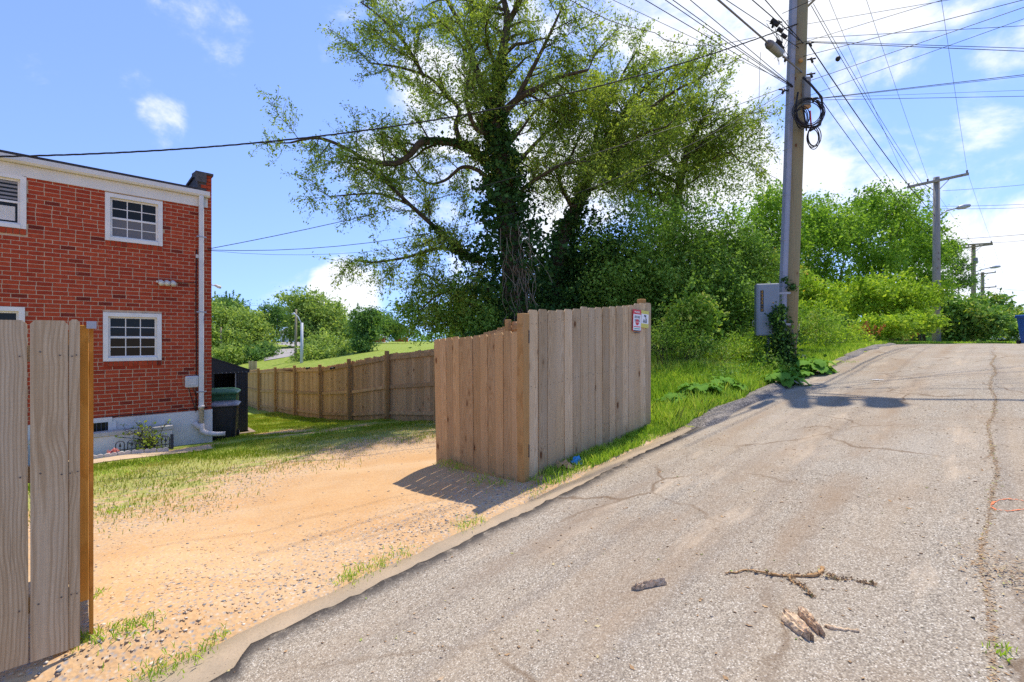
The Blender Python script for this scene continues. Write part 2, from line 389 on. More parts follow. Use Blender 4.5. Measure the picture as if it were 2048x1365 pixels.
# ------------------------------------------------------------------ material library
def make_ground():
    k = NT('ground_earth'); pos = k.tex()
    dirt = k.attr('dirt'); grass = k.attr('grass'); grav = k.attr('gravel')
    n = k.noise(pos, 1.1, 6, .65); nf = k.noise(pos, 22, 4, .7)
    d = k.mix(k.rng(n, .35, .65), (.55, .315, .135), (.59, .385, .20)); d = k.mix(k.rng(nf, .4, .7, 0, .5), d, (.47, .27, .12))
    rut = k.noise(k.mapping(pos, (.28, 1.5, 1), (0, 0, 0), (0, 0, .75)), 1.0, 5, .6); d = k.mix(k.rng(rut, .45, .65, 0, .6), d, (.62, .43, .245)); d = k.mix(k.rng(rut, .25, .42, .4, 0), d, (.50, .27, .11))
    st = k.vor(pos, 42, 'F1', 'Color'); sd = k.vor(pos, 42)
    sep = k.n('ShaderNodeSeparateColor'); k.l(st, sep.inputs[0])
    stone = k.ramp(sep.outputs[0], [(0, (.20, .20, .21)), (.3, (.36, .33, .30)), (.6, (.52, .37, .22)), (1, (.58, .50, .40))])
    gm = k.math('MULTIPLY', k.math('MULTIPLY', grav, k.rng(sep.outputs[1], .25, .5, 0, 1)), k.rng(sd, .2, .6, 1, .1))
    d = k.mix(gm, d, stone)
    gn = k.noise(pos, 3.2, 4, .6)
    g = k.ramp(gn, [(.3, (.12, .20, .02)), (.5, (.20, .28, .03)), (.7, (.31, .33, .08))])
    g = k.mix(k.math('MULTIPLY', grav, .55, True), g, k.mix(k.noise(pos, 9, 4, .7), (.36, .32, .09), (.52, .42, .20)))
    edge_n = k.math('ADD', grass, k.rng(k.noise(pos, 5, 5, .7), .3, .7, -.3, .3))
    col = k.mix(k.rng(edge_n, .35, .62, 0, 1, True), d, g)
    k.bump(k.math('ADD', k.math('MULTIPLY', nf, .5), k.math('MULTIPLY', sd, .6)), .5, .015)
    k.fin(col, .95, .1)
make_ground()
def make_asphalt():
    k = NT('asphalt'); uv = k.attr('alley', 'Vector')
    sep = k.n('ShaderNodeSeparateXYZ'); k.l(uv, sep.inputs[0]); u, v = sep.outputs[0], sep.outputs[1]
    c = k.vor(uv, 125, 'F1', 'Color'); d = k.vor(uv, 125); s = k.n('ShaderNodeSeparateColor'); k.l(c, s.inputs[0])
    ag = k.ramp(s.outputs[0], [(0, (.13, .11, .085)), (.25, (.305, .26, .20)), (.6, (.46, .395, .305)), (.85, (.55, .48, .375)), (1, (.75, .69, .585))])
    col = k.mix(k.rng(d, .3, .75, 0, .75), ag, (.24, .20, .16))
    streak = k.noise(k.mapping(uv, (.22, 1.5, 1)), 1.0, 6, .65)
    col = k.mix(k.rng(streak, .42, .70, 0, .42), col, (.43, .32, .21))
    blot = k.noise(uv, .7, 6, .7); col = k.mix(k.rng(blot, .50, .72, 0, .55), col, (.29, .20, .125))
    pale = k.noise(k.vadd(uv, (7, 3, 1)), .45, 4, .6); col = k.mix(k.rng(pale, .5, .72, 0, .32), col, (.52, .46, .385))
    trk = None
    for cv, sg in ((.95, .16), (1.55, .30), (2.45, .12)):
        dd = k.math('DIVIDE', k.math('SUBTRACT', v, cv), sg); e = k.math('POWER', 2.718, k.math('MULTIPLY', k.math('MULTIPLY', dd, dd), -1.0)); trk = e if trk is None else k.math('MAXIMUM', trk, e)
    tn = k.noise(k.mapping(uv, (.5, 1.6, 1)), 1.0, 6, .72)
    col = k.mix(k.math('MULTIPLY', trk, k.rng(tn, .40, .66, 0, .72)), col, (.30, .21, .135))
    col = k.mix(k.rng(k.noise(k.mapping(uv, (.6, 2.4, 1), (3, 9, 0)), 1.0, 6, .7), .56, .74, 0, .6), col, (.60, .47, .33))
    # long tar joint and wandering cracks
    wig = k.math('ADD', k.math('ADD', k.math('MULTIPLY', k.math('SINE', k.math('MULTIPLY', u, 1.9)), -.03), k.math('MULTIPLY', k.math('SINE', k.math('MULTIPLY', u, 5.1)), -.008)), k.math('MULTIPLY', k.math('SUBTRACT', k.noise(uv, 14, 3, .7), .5), .05))
    j = k.math('ABSOLUTE', k.math('ADD', k.math('SUBTRACT', v, .02), wig))
    col = k.mix(k.math('MULTIPLY', k.rng(j, .004, .022, .45, 0, True), k.rng(k.noise(uv, 9, 3, .6), .35, .55)), col, (.22, .13, .065))
    wv = k.vadd(uv, k.vscale(k.n('ShaderNodeTexNoise').outputs['Color'], 0.0))
    nz = k.n('ShaderNodeTexNoise'); k.l(uv, nz.inputs['Vector']); nz.inputs['Scale'].default_value = 1.6; nz.inputs['Detail'].default_value = 5
    cr = k.vor(k.vadd(uv, k.vscale(nz.outputs['Color'], .55)), .62, 'DISTANCE_TO_EDGE')
    gate = k.rng(k.noise(uv, .55, 2), .46, .58)
    tt_ = k.noise(k.mapping(uv, (.12, 3.2, 1)), 1.0, 4, .6); col = k.mix(k.rng(tt_, .54, .72, 0, .38), col, (.24, .195, .155))
    col = k.mix(k.math('MULTIPLY', k.rng(cr, .003, .016, .7, 0), gate), col, (.17, .11, .065))
    # darker, uneven band along the left lip
    le = k.attr('lip'); col = k.mix(k.math('MULTIPLY', le, k.rng(k.noise(uv, 6, 4, .7), .25, .5)), col, (.075, .066, .060))
    k.bump(k.math('ADD', d, k.math('MULTIPLY', k.rng(cr, 0, .02), .0)), .7, .006)
    k.fin(col, .92, .04)
make_asphalt()
def make_concrete(name, a, b, c, sc=3.0):
    k = NT(name); p = k.tex(); n = k.noise(p, sc, 7, .7); f = k.noise(p, sc*22, 3, .7); sp = k.vor(p, 70)
    col = k.mix(k.rng(n, .35, .65), a, b); col = k.mix(k.rng(f, .5, .75, 0, .5), col, c); col = k.mix(k.rng(sp, .05, .25, .35, 0), col, c)
    k.bump(k.math('ADD', f, n), .5, .008); return k.fin(col, .92, .15)
make_concrete('kerb_concrete', (.36, .285, .20), (.46, .35, .235), (.24, .18, .125))
make_concrete('cap_concrete', (.46, .43, .38), (.60, .56, .50), (.20, .18, .16), 6)
make_concrete('path_concrete', (.50, .36, .22), (.60, .46, .32), (.36, .24, .13))
make_concrete('edging_concrete', (.50, .46, .42), (.60, .55, .50), (.30, .27, .24), 8)
def make_berm():
    k = NT('berm_asphalt'); p = k.tex(); d = k.vor(p, 60); s = k.vor(p, 60, 'F1', 'Color'); sc = k.n('ShaderNodeSeparateColor'); k.l(s, sc.inputs[0])
    col = k.ramp(sc.outputs[0], [(0, (.10, .088, .078)), (.5, (.20, .175, .15)), (1, (.36, .31, .26))]); k.bump(d, .8, .012); k.fin(col, .9, .2)
make_berm()
def make_brick():
    k = NT('brick_red'); p = k.n('ShaderNodeNewGeometry').outputs['Position']
    r = k.math('FRACT', k.math('ADD', k.math('MULTIPLY', k.orand(), 7.31), k.irand()))
    col = k.ramp(r, [(0, (.17, .030, .020)), (.03, (.21, .035, .021)), (.06, (.34, .050, .024)), (.5, (.40, .061, .027)), (.8, (.45, .075, .031)), (1, (.36, .052, .024))])
    n = k.noise(p, 14, 4, .7); col = k.vscale(col, k.rng(n, .3, .7, .82, 1.16))
    big = k.noise(p, 1.3, 4, .6); col = k.mix(k.rng(big, .5, .75, 0, .18), col, (.22, .035, .02))
    w = k.noise(k.mapping(p, (30, 30, 6)), 1, 3, .7); col = k.mix(k.rng(w, .68, .8, 0, .5), col, (.55, .40, .32))
    k.bump(k.noise(p, 60, 3, .7), .35, .004); k.fin(col, .9, .06)
make_brick()
flat('mortar', (.55, .40, .26), .95, .1, var=.2, scale=9, bump=.4)
def make_paintwall():
    k = NT('white_masonry'); p = k.tex(); n = k.noise(p, 2.2, 6, .7); s = k.noise(k.mapping(p, (9, 9, 1.6)), 1, 5, .7)
    col = k.mix(k.rng(n, .4, .7, 0, .5), (.72, .68, .62), (.54, .50, .45)); col = k.mix(k.rng(s, .6, .8, 0, .6), col, (.26, .22, .20))
    k.bump(k.noise(p, 18, 4, .7), .4, .012); k.fin(col, .85, .2)
make_paintwall()
flat('trim_white', (.76, .72, .65), .55, .3, var=.08, scale=5)
flat('fascia_cream', (.70, .66, .58), .6, .3, var=.07, scale=3)
flat('downspout_white', (.66, .64, .60), .5, .4, var=.10, scale=4)
flat('pvc_pipe', (.70, .60, .53), .45, .4, var=.12, scale=5)
flat('roof_felt', (.045, .043, .047), .85, .2, var=.25, scale=7, bump=.3)
flat('cap_felt', (.09, .085, .085), .9, .15, var=.5, scale=10, bump=.6)
def glass(name, base, rough=.06, spec=.16):
    k = NT(name); n = k.noise(k.tex(), 3, 2); k.bump(n, .05, .01); k.fin(base, rough, spec)
glass('window_glass', (.018, .02, .018)); glass('screened_glass', (.155, .145, .14), .35, .2)
flat('curtain_grey', (.26, .25, .25), .8, .1, var=.1)
flat('dark_void', (.012, .012, .013), .9, .1)
flat('meter_grey', (.56, .55, .52), .45, .4, var=.08)
flat('lamp_cream', (.66, .62, .54), .5, .3, var=.12)
flat('cable_black', (.025, .022, .025), .6, .3, var=.2)
flat('cable_grey', (.17, .16, .16), .6, .3, var=.2)
flat('cable_white', (.60, .58, .55), .6, .3)
flat('shed_black', (.022, .024, .030), .45, .4, var=.25, scale=5)
flat('shed_edge', (.30, .30, .31), .5, .4)
flat('bin_black', (.018, .017, .018), .5, .4, var=.3, scale=7)
flat('bin_lid_grey', (.16, .14, .15), .42, .5, var=.25, scale=8)
flat('bin_green', (.040, .13, .050), .45, .4, var=.2, scale=6)
flat('bin_blue', (.018, .085, .36), .45, .4, var=.15)
flat('rubber', (.02, .02, .02), .8, .2)
flat('white_mark', (.75, .78, .76), .6, .2, var=.05)
flat('teal_ribbon', (.04, .50, .40), .5, .3)
flat('iron_black', (.045, .05, .058), .5, .4, var=.2, scale=20)
flat('mat_brown', (.30, .155, .065), .95, .05, var=.3, scale=30, bump=.5)
flat('cabinet_grey', (.235, .27, .315), .5, .35, var=.07, scale=4)
flat('guard_grey', (.30, .32, .39), .5, .4, var=.10, scale=3)
flat('splice_grey', (.235, .235, .235), .45, .4, var=.10, scale=5)
flat('galvanised', (.36, .37, .39), .45, .5, .3, var=.15, scale=9)
flat('steel_white', (.52, .54, .60), .45, .4, var=.06)
flat('porcelain', (.14, .12, .11), .35, .5)
flat('sign_white', (.78, .78, .76), .5, .3, var=.05)
flat('sign_red', (.62, .035, .045), .5, .3, var=.05)
flat('sign_yellow', (.62, .56, .10), .5, .3, var=.06)
flat('sign_dark', (.03, .045, .05), .5, .3, var=.05)
flat('sign_green', (.10, .36, .24), .5, .3, var=.05)
flat('sticker_black', (.02, .02, .018), .5, .3)
flat('sticker_orange', (.70, .33, .03), .5, .3)
flat('tag_red', (.65, .03, .04), .5, .3)
flat('glove_blue', (.03, .30, .72), .45, .4, var=.15)
flat('paper_tan', (.58, .36, .19), .85, .1, var=.25, scale=20)
flat('spray_orange', (.80, .23, .10), .85, .1, var=.15, scale=40)
flat('dead_bark', (.66, .48, .31), .95, .05, var=.6, scale=45, bump=.9)
flat('dead_twig', (.47, .275, .125), .9, .1, var=.35, scale=30, bump=.5)
flat('far_white', (.74, .74, .74), .7, .2); flat('far_brick', (.42, .10, .05), .85, .2, var=.2); flat('far_roof', (.14, .12, .115), .85, .2)
flat('car_white', (.72, .73, .75), .25, .5, var=.03); flat('car_silver', (.40, .46, .52), .3, .5, var=.04); flat('tyre', (.02, .02, .02), .8, .2)
flat('far_asphalt', (.34, .31, .295), .9, .15, var=.15, scale=.6)
flat('pebble_plain', (.3, .3, .3))
k = NT('gravel'); r = k.irand()
k.fin(k.ramp(r, [(0, (.16, .165, .175)), (.16, (.27, .265, .26)), (.26, (.46, .37, .27)), (.5, (.60, .39, .20)), (.8, (.64, .46, .28)), (1, (.72, .62, .50))]), .9, .2)
k = NT('debris'); r = k.irand()
k.fin(k.ramp(r, [(0, (.22, .14, .085)), (.35, (.40, .25, .13)), (.6, (.50, .33, .17)), (.8, (.36, .31, .26)), (.93, (.58, .46, .22)), (1, (.25, .33, .08))]), .95, .1)
wood('picket_weathered', (.64, .475, .275), (.41, .285, .155), greyamt=.30, grey=(.60, .505, .36), vary=.28)
wood('picket_far', (.66, .41, .20), (.43, .245, .11), greyamt=.16, grey=(.52, .40, .28), vary=.26, knots=.45)
wood('picket_gate', (.62, .40, .19), (.43, .25, .11), greyamt=.12, grey=(.54, .42, .30), vary=.16, knots=.4)
wood('board_near', (.60, .46, .28), (.33, .22, .115), greyamt=.28, grey=(.54, .45, .32), vary=.06, grain=.8, damp=False, ringamt=.62)
wood('stile_new', (.66, .31, .062), (.47, .19, .03), greyamt=0.0, vary=.08, grain=1.2, damp=False)
wood('post_green', (.56, .33, .125), (.38, .20, .07), greyamt=.18, grey=(.33, .29, .20), vary=.15, damp=False)
wood('pole_treated', (.40, .325, .19), (.25, .20, .115), greyamt=.30, grey=(.30, .31, .17), vary=.1, grain=.8, damp=False)
wood('pole_grey', (.38, .35, .32), (.24, .215, .195), greyamt=.3, grey=(.36, .345, .33), vary=.05, grain=.5, damp=False)
wood('platform_wood', (.40, .29, .19), (.24, .16, .10), vary=.1, damp=False)
wood('far_pole', (.34, .29, .17), (.23, .19, .11), vary=.05, damp=False)
bark('tree_bark', (.060, .046, .030), (.115, .092, .060)); bark('vine_bark', (.20, .165, .12), (.30, .25, .18))
leafm('leaf_willow', [(.045, .075, .012), (.085, .125, .020), (.145, .19, .032), (.24, .28, .06)], .5, gain=2.5)
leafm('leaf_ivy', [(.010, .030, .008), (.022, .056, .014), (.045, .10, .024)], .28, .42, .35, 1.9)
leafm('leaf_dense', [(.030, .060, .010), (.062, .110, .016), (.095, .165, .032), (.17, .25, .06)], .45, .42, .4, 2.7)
leafm('leaf_maple', [(.035, .075, .010), (.075, .14, .016), (.125, .205, .028), (.19, .27, .045)], .46, gain=2.5)
leafm('leaf_lime', [(.078, .14, .012), (.145, .235, .02), (.225, .32, .035), (.33, .38, .05)], .45, gain=1.85)
leafm('leaf_knot', [(.03, .075, .014), (.07, .15, .03), (.15, .24, .05), (.30, .31, .07)], .36, .4, .4, 1.9)
leafm('leaf_far', [(.07, .115, .03), (.12, .175, .045), (.18, .235, .06), (.25, .29, .09)], .45, gain=2.2)
leafm('leaf_far_dark', [(.035, .075, .02), (.065, .125, .035), (.11, .17, .05)], .4, gain=2.2)
leafm('leaf_rose', [(.12, .19, .02), (.20, .28, .03), (.30, .34, .05)], .4)
leafm('leaf_burdock', [(.055, .125, .018), (.085, .18, .028), (.14, .24, .04)], .35, .65, .15, 1.8)
leafm('leaf_dock', [(.36, .115, .035), (.48, .19, .06), (.30, .09, .03)], .2, gain=1.1)
leafm('leaf_weed', [(.075, .15, .018), (.125, .225, .028), (.20, .30, .05), (.31, .32, .11)], .4)
leafm('petal_pink', [(.70, .16, .22), (.75, .34, .38)], .3, gain=1.0)
leafm('grass_lush', [(.095, .18, .020), (.16, .25, .032), (.23, .31, .045), (.34, .35, .10)], .45, .6, .15, 2.2)
leafm('grass_dry', [(.11, .17, .015), (.19, .23, .03), (.30, .28, .07), (.42, .34, .13)], .3, .7, .1, 1.75)
leafm('grass_yard', [(.075, .13, .010), (.135, .20, .016), (.21, .25, .03), (.34, .29, .08)], .35, .6, .15, 1.75)
leafm('leaf_yellowing', [(.25, .25, .03), (.42, .30, .04), (.5, .25, .05)], .35)

# ------------------------------------------------------------------ ground, road, kerb, berm
def axis_grid(lo, hi, dense):
    """coordinates from lo to hi; dense = list of (a, b, step)"""
    pts = set()
    for a, b, s in dense: pts.update(np.round(np.arange(a, b+1e-6, s), 4).tolist())
    mn, mx = min(pts), max(pts); s = .6; x = mx
    while x < hi: x += s; s *= 1.28; pts.add(round(min(x, hi), 4))
    s = .6; x = mn
    while x > lo: x -= s; s *= 1.28; pts.add(round(max(x, lo), 4))
    return np.array(sorted(pts))
def build_ground():
    us = axis_grid(-2500, 2500, [(-4, 9, .12), (9, 24, .3), (24, 60, 1.2)])
    vs_ = axis_grid(-2500, 2500, [(2.6, 9, .1), (9, 24, .25), (-4, 2.6, .8), (24, 70, 1.5)])
    U, V = np.meshgrid(us, vs_, indexing='ij'); R = np.sqrt(U*U+V*V)
    Z = H(U, V)
    low = (V < edge(U)-.12)
    Z = np.where(low, Z-.14, Z)
    Z = np.where((~low) & (V < 3.13) & (U < 6.5), Z-.10, Z)
    Z = np.where(low & (R > 60), 1.30-.14, Z)
    Z = np.where(V < -40, 1.1, Z)
    k = sst(150, 600, R); Z = Z*(1-k)+1.3*k
    X = AX*U-AY*V; Y = AY*U+AX*V
    nu, nv = U.shape; idx = np.arange(nu*nv).reshape(nu, nv)
    Fc = np.stack([idx[:-1, :-1], idx[1:, :-1], idx[1:, 1:], idx[:-1, 1:]], -1).reshape(-1, 4)
    o = npmesh('ground', np.stack([X, Y, Z], -1).reshape(-1, 3), Fc, 'ground_earth', None, True)
    u, v = U.ravel(), V.ravel()
    inyard = (u < 6.2)
    gr = sst(5.9, 8.4, v + .5*np.sin(1.3*u+.5) + .3*np.sin(2.9*u))*(.55+.45*sst(8, 9.2, v))
    bare = np.exp(-(((u-4.4)/1.6)**2+((v-10.9)/.55)**2))*.7 + np.exp(-(((u-3.6)/.9)**2+((v-12.6)/.9)**2))*1.1 + np.exp(-(((u-1.6)/.8)**2+((v-11.2)/.3)**2))*.9
    gr = np.clip(gr-bare, 0, 1)
    gr = np.where(inyard, gr, 1.0)
    strip = np.exp(-((v-3.38)/.2)**2)*sst(3.2, 4.2, u)
    gr = np.where(inyard & (v < 5), np.maximum(gr, .8*strip), gr)
    gr = np.where((u > 6.2) & (v < 3.3), .75, gr)
    gv = np.clip(np.exp(-((v-3.5)/.65)**2)*1.15 + 1.0*sst(5.7, 7.2, v + .4*np.sin(1.7*u))*(1-sst(8.9, 10.0, v)) + .35*np.exp(-((u-.4)/.8)**2) + .2, 0, 1)
    for nm, arr in (('grass', gr), ('dirt', 1-gr), ('gravel', gv)):
        a = o.data.attributes.new(nm, 'FLOAT', 'POINT'); a.data.foreach_set('value', arr.astype(np.float32))
    tag(o, kind='structure')
build_ground()
def build_road():
    us = np.concatenate([np.arange(-12, 0, .25), np.arange(0, 9, .06), np.arange(9, 24, .16), np.arange(24, 50, .8)])
    ts = np.concatenate([np.linspace(0, .04, 5), np.linspace(.05, 1, 44)])
    U = np.repeat(us[:, None], len(ts), 1); E = edge(us)[:, None]
    far_ = -7.0 - 5*sst(24, 40, us)[:, None]
    V = E + (far_-E)*ts[None]**1.15
    Z = zR(U, V)
    jag = np.where(us < 14, rng.normal(size=len(us))*.010, 0)
    V[:, 0] += jag; V[:, 1] += jag*.7
    X = AX*U-AY*V; Y = AY*U+AX*V
    nu, nv = U.shape
    V3 = np.stack([X, Y, Z], -1).reshape(-1, 3); idx = np.arange(nu*nv).reshape(nu, nv)
    Fc = np.stack([idx[:-1, :-1], idx[:-1, 1:], idx[1:, 1:], idx[1:, :-1]], -1).reshape(-1, 4)[:, ::-1]
    # lip: skirt down along the left edge
    sk = np.stack([X[:, 0]-.004*AY, Y[:, 0], Z[:, 0]-.16], -1); b = len(V3); V3 = np.concatenate([V3, sk])
    si = b+np.arange(nu)
    F2 = np.stack([idx[:-1, 0], idx[1:, 0], si[1:], si[:-1]], -1)[:, ::-1]
    o = npmesh('alley_road', V3, np.concatenate([Fc, F2]), 'asphalt', None, True)
    a = o.data.attributes.new('alley', 'FLOAT_VECTOR', 'POINT')
    uu = np.concatenate([U.ravel(), us]); vv = np.concatenate([V.ravel(), V[:, 0]])
    a.data.foreach_set('vector', np.stack([uu, vv, 0*uu], -1).astype(np.float32).ravel())
    lip = np.clip(1.3-(np.repeat(E, nv, 1)-V)/.13, 0, 1); lip = np.concatenate([lip.ravel(), np.ones(nu)])
    a = o.data.attributes.new('lip', 'FLOAT', 'POINT'); a.data.foreach_set('value', lip.astype(np.float32))
    tag(o, kind='structure')
build_road()
def build_kerb():
    us = np.arange(-9, 6.6, .08); V3 = []; n = len(us)
    e1 = 3.175+.015*np.sin(1.3*us)+rng.normal(size=n)*.008
    prof = [(2.6, -.035), (2.85, -.03), (3.05, -.022), (None, -.012), (None, -.12)]
    for pv, dz in prof:
        vv = np.full(n, pv) if pv else e1 + (0 if dz > -.1 else .015)
        zz = zR(us, np.minimum(vv, 3.0)) + dz + .006*np.sin(9*us)*(pv is None)
        V3.append(np.stack([AX*us-AY*vv, AY*us+AX*vv, zz], -1))
    V3 = np.stack(V3, 1).reshape(-1, 3); m = len(prof); idx = np.arange(n*m).reshape(n, m)
    Fc = np.stack([idx[:-1, :-1], idx[1:, :-1], idx[1:, 1:], idx[:-1, 1:]], -1).reshape(-1, 4)
    tag(npmesh('concrete_kerb', V3, Fc, 'kerb_concrete', None, True), kind='structure')
build_kerb()
def build_berm(name, u0, u1, hgt, wid):
    us = np.arange(u0, u1+.01, .06); n = len(us); env = sst(0, .5, us-u0)*sst(0, .8, u1-us); m = 13
    c = edge(us)+.02+.05*np.sin(1.9*us)+.03*np.sin(4.3*us)
    V3 = []
    for i in range(m):
        s = i/(m-1)*2-1; w = wid*(.75+.25*np.sin(2.7*us+1))
        vv = c+s*w
        hh = hgt*env*(math.cos(s*math.pi/2)**.8 if abs(s) < 1 else 0)*(1+.25*np.sin(3.3*us+s)+.10*np.sin(9.1*us+5*s))
        base = np.where(vv < edge(us), zR(us, vv), H(us, vv))
        zz = base-.03+hh*1.0+.03*env*(abs(s) < 1) + rng.normal(size=n)*.003*(abs(s) < 1)
        V3.append(np.stack([AX*us-AY*vv, AY*us+AX*vv, zz], -1))
    V3 = np.stack(V3, 1).reshape(-1, 3); idx = np.arange(n*m).reshape(n, m)
    Fc = np.stack([idx[:-1, :-1], idx[1:, :-1], idx[1:, 1:], idx[:-1, 1:]], -1).reshape(-1, 4)
    tag(npmesh(name, V3, Fc, 'berm_asphalt', None, True), kind='structure')
build_berm('asphalt_berm', 6.4, 11.6, .085, .27)
build_berm('asphalt_berm', 14.6, 24.5, .06, .22)
def far_road():
    pts = [PD(590, 735, 52), PD(576, 720, 66), PD(582, 704, 92), PD(586, 697, 130)]
    w = [5.0, 4.6, 4.2, 3.6]; V3 = []
    for i in range(4):
        a, b = pts[max(i-1, 0)], pts[min(i+1, 3)]; t = (b-a); t.z = 0; t.normalize(); n = Vector((-t.y, t.x, 0))
        for s in (1, -1): q = pts[i]+n*(s*w[i]*.62); u, v = UV(q.x, q.y); V3.append((q.x, q.y, float(H(u, v))+.08))
    o = npmesh('far_street', np.array(V3), np.array([(0, 1, 3, 2), (2, 3, 5, 4), (4, 5, 7, 6)])[:, ::-1], 'far_asphalt'); tag(o, kind='structure')
far_road()

# ------------------------------------------------------------------ brick house
HV = 12.0
HC = PV(423, 880, HV); HU = UV(HC.x, HC.y)[0]
HG = -.36
house = empty('brick_house', W(HU, HV, 0), TH, 'two storey red brick row house end with white trim behind the yard', 'house')
def wx(px): p = PV(px, 682, HV); return UV(p.x, p.y)[0]-HU           # local x on the rear wall
def wz(px, py): return PV(px, py, HV).z
ZF = .5*(wz(200, 835)+wz(418, 823))          # top of the painted foundation
ZT = wz(398, 414)                            # underside of the fascia
X0 = -4.6
wins = []
def win(px0, px1, pyt, pyb, pxr):
    return (wx(px0), wx(px1), wz(pxr, pyb), wz(pxr, pyt))
WD = wx(325)-wx(210)
w1 = (wx(210), wx(325), wz(268, 487), wz(268, 395)); w2 = (wx(206), wx(323), wz(265, 722), wz(265, 627))
x3 = wx(53); w3 = (x3-WD, x3, wz(48, 459), wz(48, 353)); x4 = wx(50); w4 = (x4-WD*.9, x4, wz(45, 615)-1.15, wz(45, 615))
wins = [w1, w2, w3, w4]
C_H = .079; B_L = .197; JT = .0118
def build_house():
    wd = Geo()
    # mortar backing around the openings, built as a grid of boxes
    xs = sorted({X0, 0.0} | {w[0] for w in wins} | {w[1] for w in wins}); zs = sorted({ZF, ZT+.3} | {w[2] for w in wins} | {w[3] for w in wins})
    for i in range(len(xs)-1):
        for j in range(len(zs)-1):
            cx, cz = (xs[i]+xs[i+1])/2, (zs[j]+zs[j+1])/2
            if any(w[0] < cx < w[1] and w[2] < cz < w[3] for w in wins): continue
            wd.add([(xs[i], 0, zs[j]), (xs[i+1], 0, zs[j]), (xs[i+1], 0, zs[j+1]), (xs[i], 0, zs[j+1])], [(0, 1, 2, 3)])
    wd.box(X0, -.01, .28, 9, ZF, ZT+.3)                       # the body behind (rooms are dark)
    wd.box(-.26, 0, .002, 9.2, ZF, ZT+.34)                    # end wall with parapet
    wd.build('wall', 'mortar', house)
    # bricks
    B = []
    random.seed(3)
    def blocked(a, b, z0, z1):
        return any(a < w[1]-.002 and b > w[0]+.002 and z0 < w[3]-.01 and z1 > w[2]-(.105 if w is not w4 else 0)+.01 for w in wins)
    row = 0; z = ZF+JT
    zpar = wz(415, 352)
    while z < zpar:
        off = (row % 2)*(B_L/2+JT/2)+random.uniform(-.012, .012); x = 0.0
        first = True; hd = (row % 2)
        while x > X0+.3:
            L = (B_L*.48 if (first and hd) else B_L)
            if random.random() < .03: L = B_L*.5
            a, b = x-L, x-.0
            first = False
            x = a-JT
            if z > ZT-.03 and a < -.24: break
            segs = [(a, b)]
            for w in wins:
                ns = []
                for (p, q) in segs:
                    if z+C_H-JT <= w[2]-.105+.02 or z >= w[3]-.004: ns.append((p, q)); continue
                    if q <= w[0] or p >= w[1]: ns.append((p, q)); continue
                    if p < w[0]-.03: ns.append((p, w[0]-.004))
                    if q > w[1]+.03: ns.append((w[1]+.004, q))
                segs = ns
            for p, q in segs: B.append((p, q, z, z+C_H-JT, 0))
        z += C_H; row += 1
    for w in wins[:3]:                                        # rowlock sill courses
        n = int(round((w[1]-w[0])/.079)); st = (w[1]-w[0])/n
        for i in range(n): B.append((w[0]+i*st+.005, w[0]+(i+1)*st-.005, w[2]-.102, w[2]-.006, 1))
    def area(b):
        cx, cz = (b[0]+b[1])/2, (b[2]+b[3])/2; p = W(HU+cx, HV, cz)
        px = 1024+F*p.x/p.y; py = 682.5-F*(p.z-CZ)/p.y
        if not (4 < px < 2040 and py > 4): return -1
        if px < 172 and py > 636: return -1
        return (b[1]-b[0])*(b[3]-b[2])/p.y**2*F*F*(AX*1.0)*abs(1)
    B.sort(key=area, reverse=True)
    cache = {}
    for i, b in enumerate(B[:300]):
        key = (round((b[1]-b[0])/.004), round((b[3]-b[2])/.004))
        if key not in cache:
            w_, h_ = b[1]-b[0], b[3]-b[2]
            cache[key] = Geo().box(-w_/2, w_/2, -.0045, .03, -h_/2, h_/2, .0015).mesh('brick', 'brick_red')
        o = link(bpy.data.objects.new('brick', cache[key]), house)
        o.location = ((b[0]+b[1])/2, random.uniform(-.002, .0015)-(.018 if b[4] else 0), (b[2]+b[3])/2); o.rotation_euler = (0, random.uniform(-.006, .006), 0)
    g = Geo()
    for b in B[300:]:
        d = random.uniform(-.002, .0015)-(.018 if b[4] else 0); g.box(b[0], b[1], -.0045+d, .03, b[2], b[3])
    tag(g.build('brickwork', 'brick_red', house), kind='stuff')
    # foundation
    Geo().box(X0, .012, -.035, 9.1, HG-.5, ZF).build('foundation', 'white_masonry', house)
    # basement window
    a, b = wx(150), wx(216); zb, zt = wz(200, 863), wz(200, 845)
    f = Geo(); f.box(a-.06, b+.06, -.06, -.036, zb-.04, zb); f.box(a-.06, b+.06, -.06, -.036, zt, zt+.09); f.box(b, b+.12, -.06, -.036, zb, zt); f.box(a-.06, a, -.06, -.036, zb, zt)
    bw = f.build('basement_window', 'trim_white', house)
    Geo().box(a, b, -.046, -.037, zb, zt).build('pane', 'window_glass', bw)
    g = Geo()
    for i in range(7): x = a+(b-a)*(i+.5)/7; g.box(x-.008, x+.008, -.058, -.047, zb, zt)
    g.build('grille', 'iron_black', bw)
    # fascia, gutter, roof
    zt0 = ZT; Geo().box(X0, -.075, -.03, .25, zt0, zt0+.21).build('fascia', 'fascia_cream', house)
    g = Geo(); g.prism([(-.03, zt0+.215), (-.11, zt0+.215), (-.135, zt0+.25), (-.13, zt0+.335), (-.12, zt0+.335), (-.12, zt0+.25), (-.03, zt0+.24)], 'x', X0, -.055)
    g.box(-.058, -.05, -.137, -.03, zt0+.21, zt0+.34)
    recalc(g.build('gutter', 'fascia_cream', house))
    g = Geo(); g.prism([(-.115, zt0+.345), (-.115, zt0+.385), (9, zt0+.75), (9, zt0+.71)], 'x', X0, -.27)
    rf = recalc(g.build('roof', 'roof_felt', house))
    # raked parapet block
    pz = wz(424, 352)
    g = Geo(); g.prism([(.006, zt0+.36), (.006, pz), (.45, pz+.05), (9, pz+.12), (9, zt0+.34), (.2, zt0+.34)], 'x', -.26, -.0)
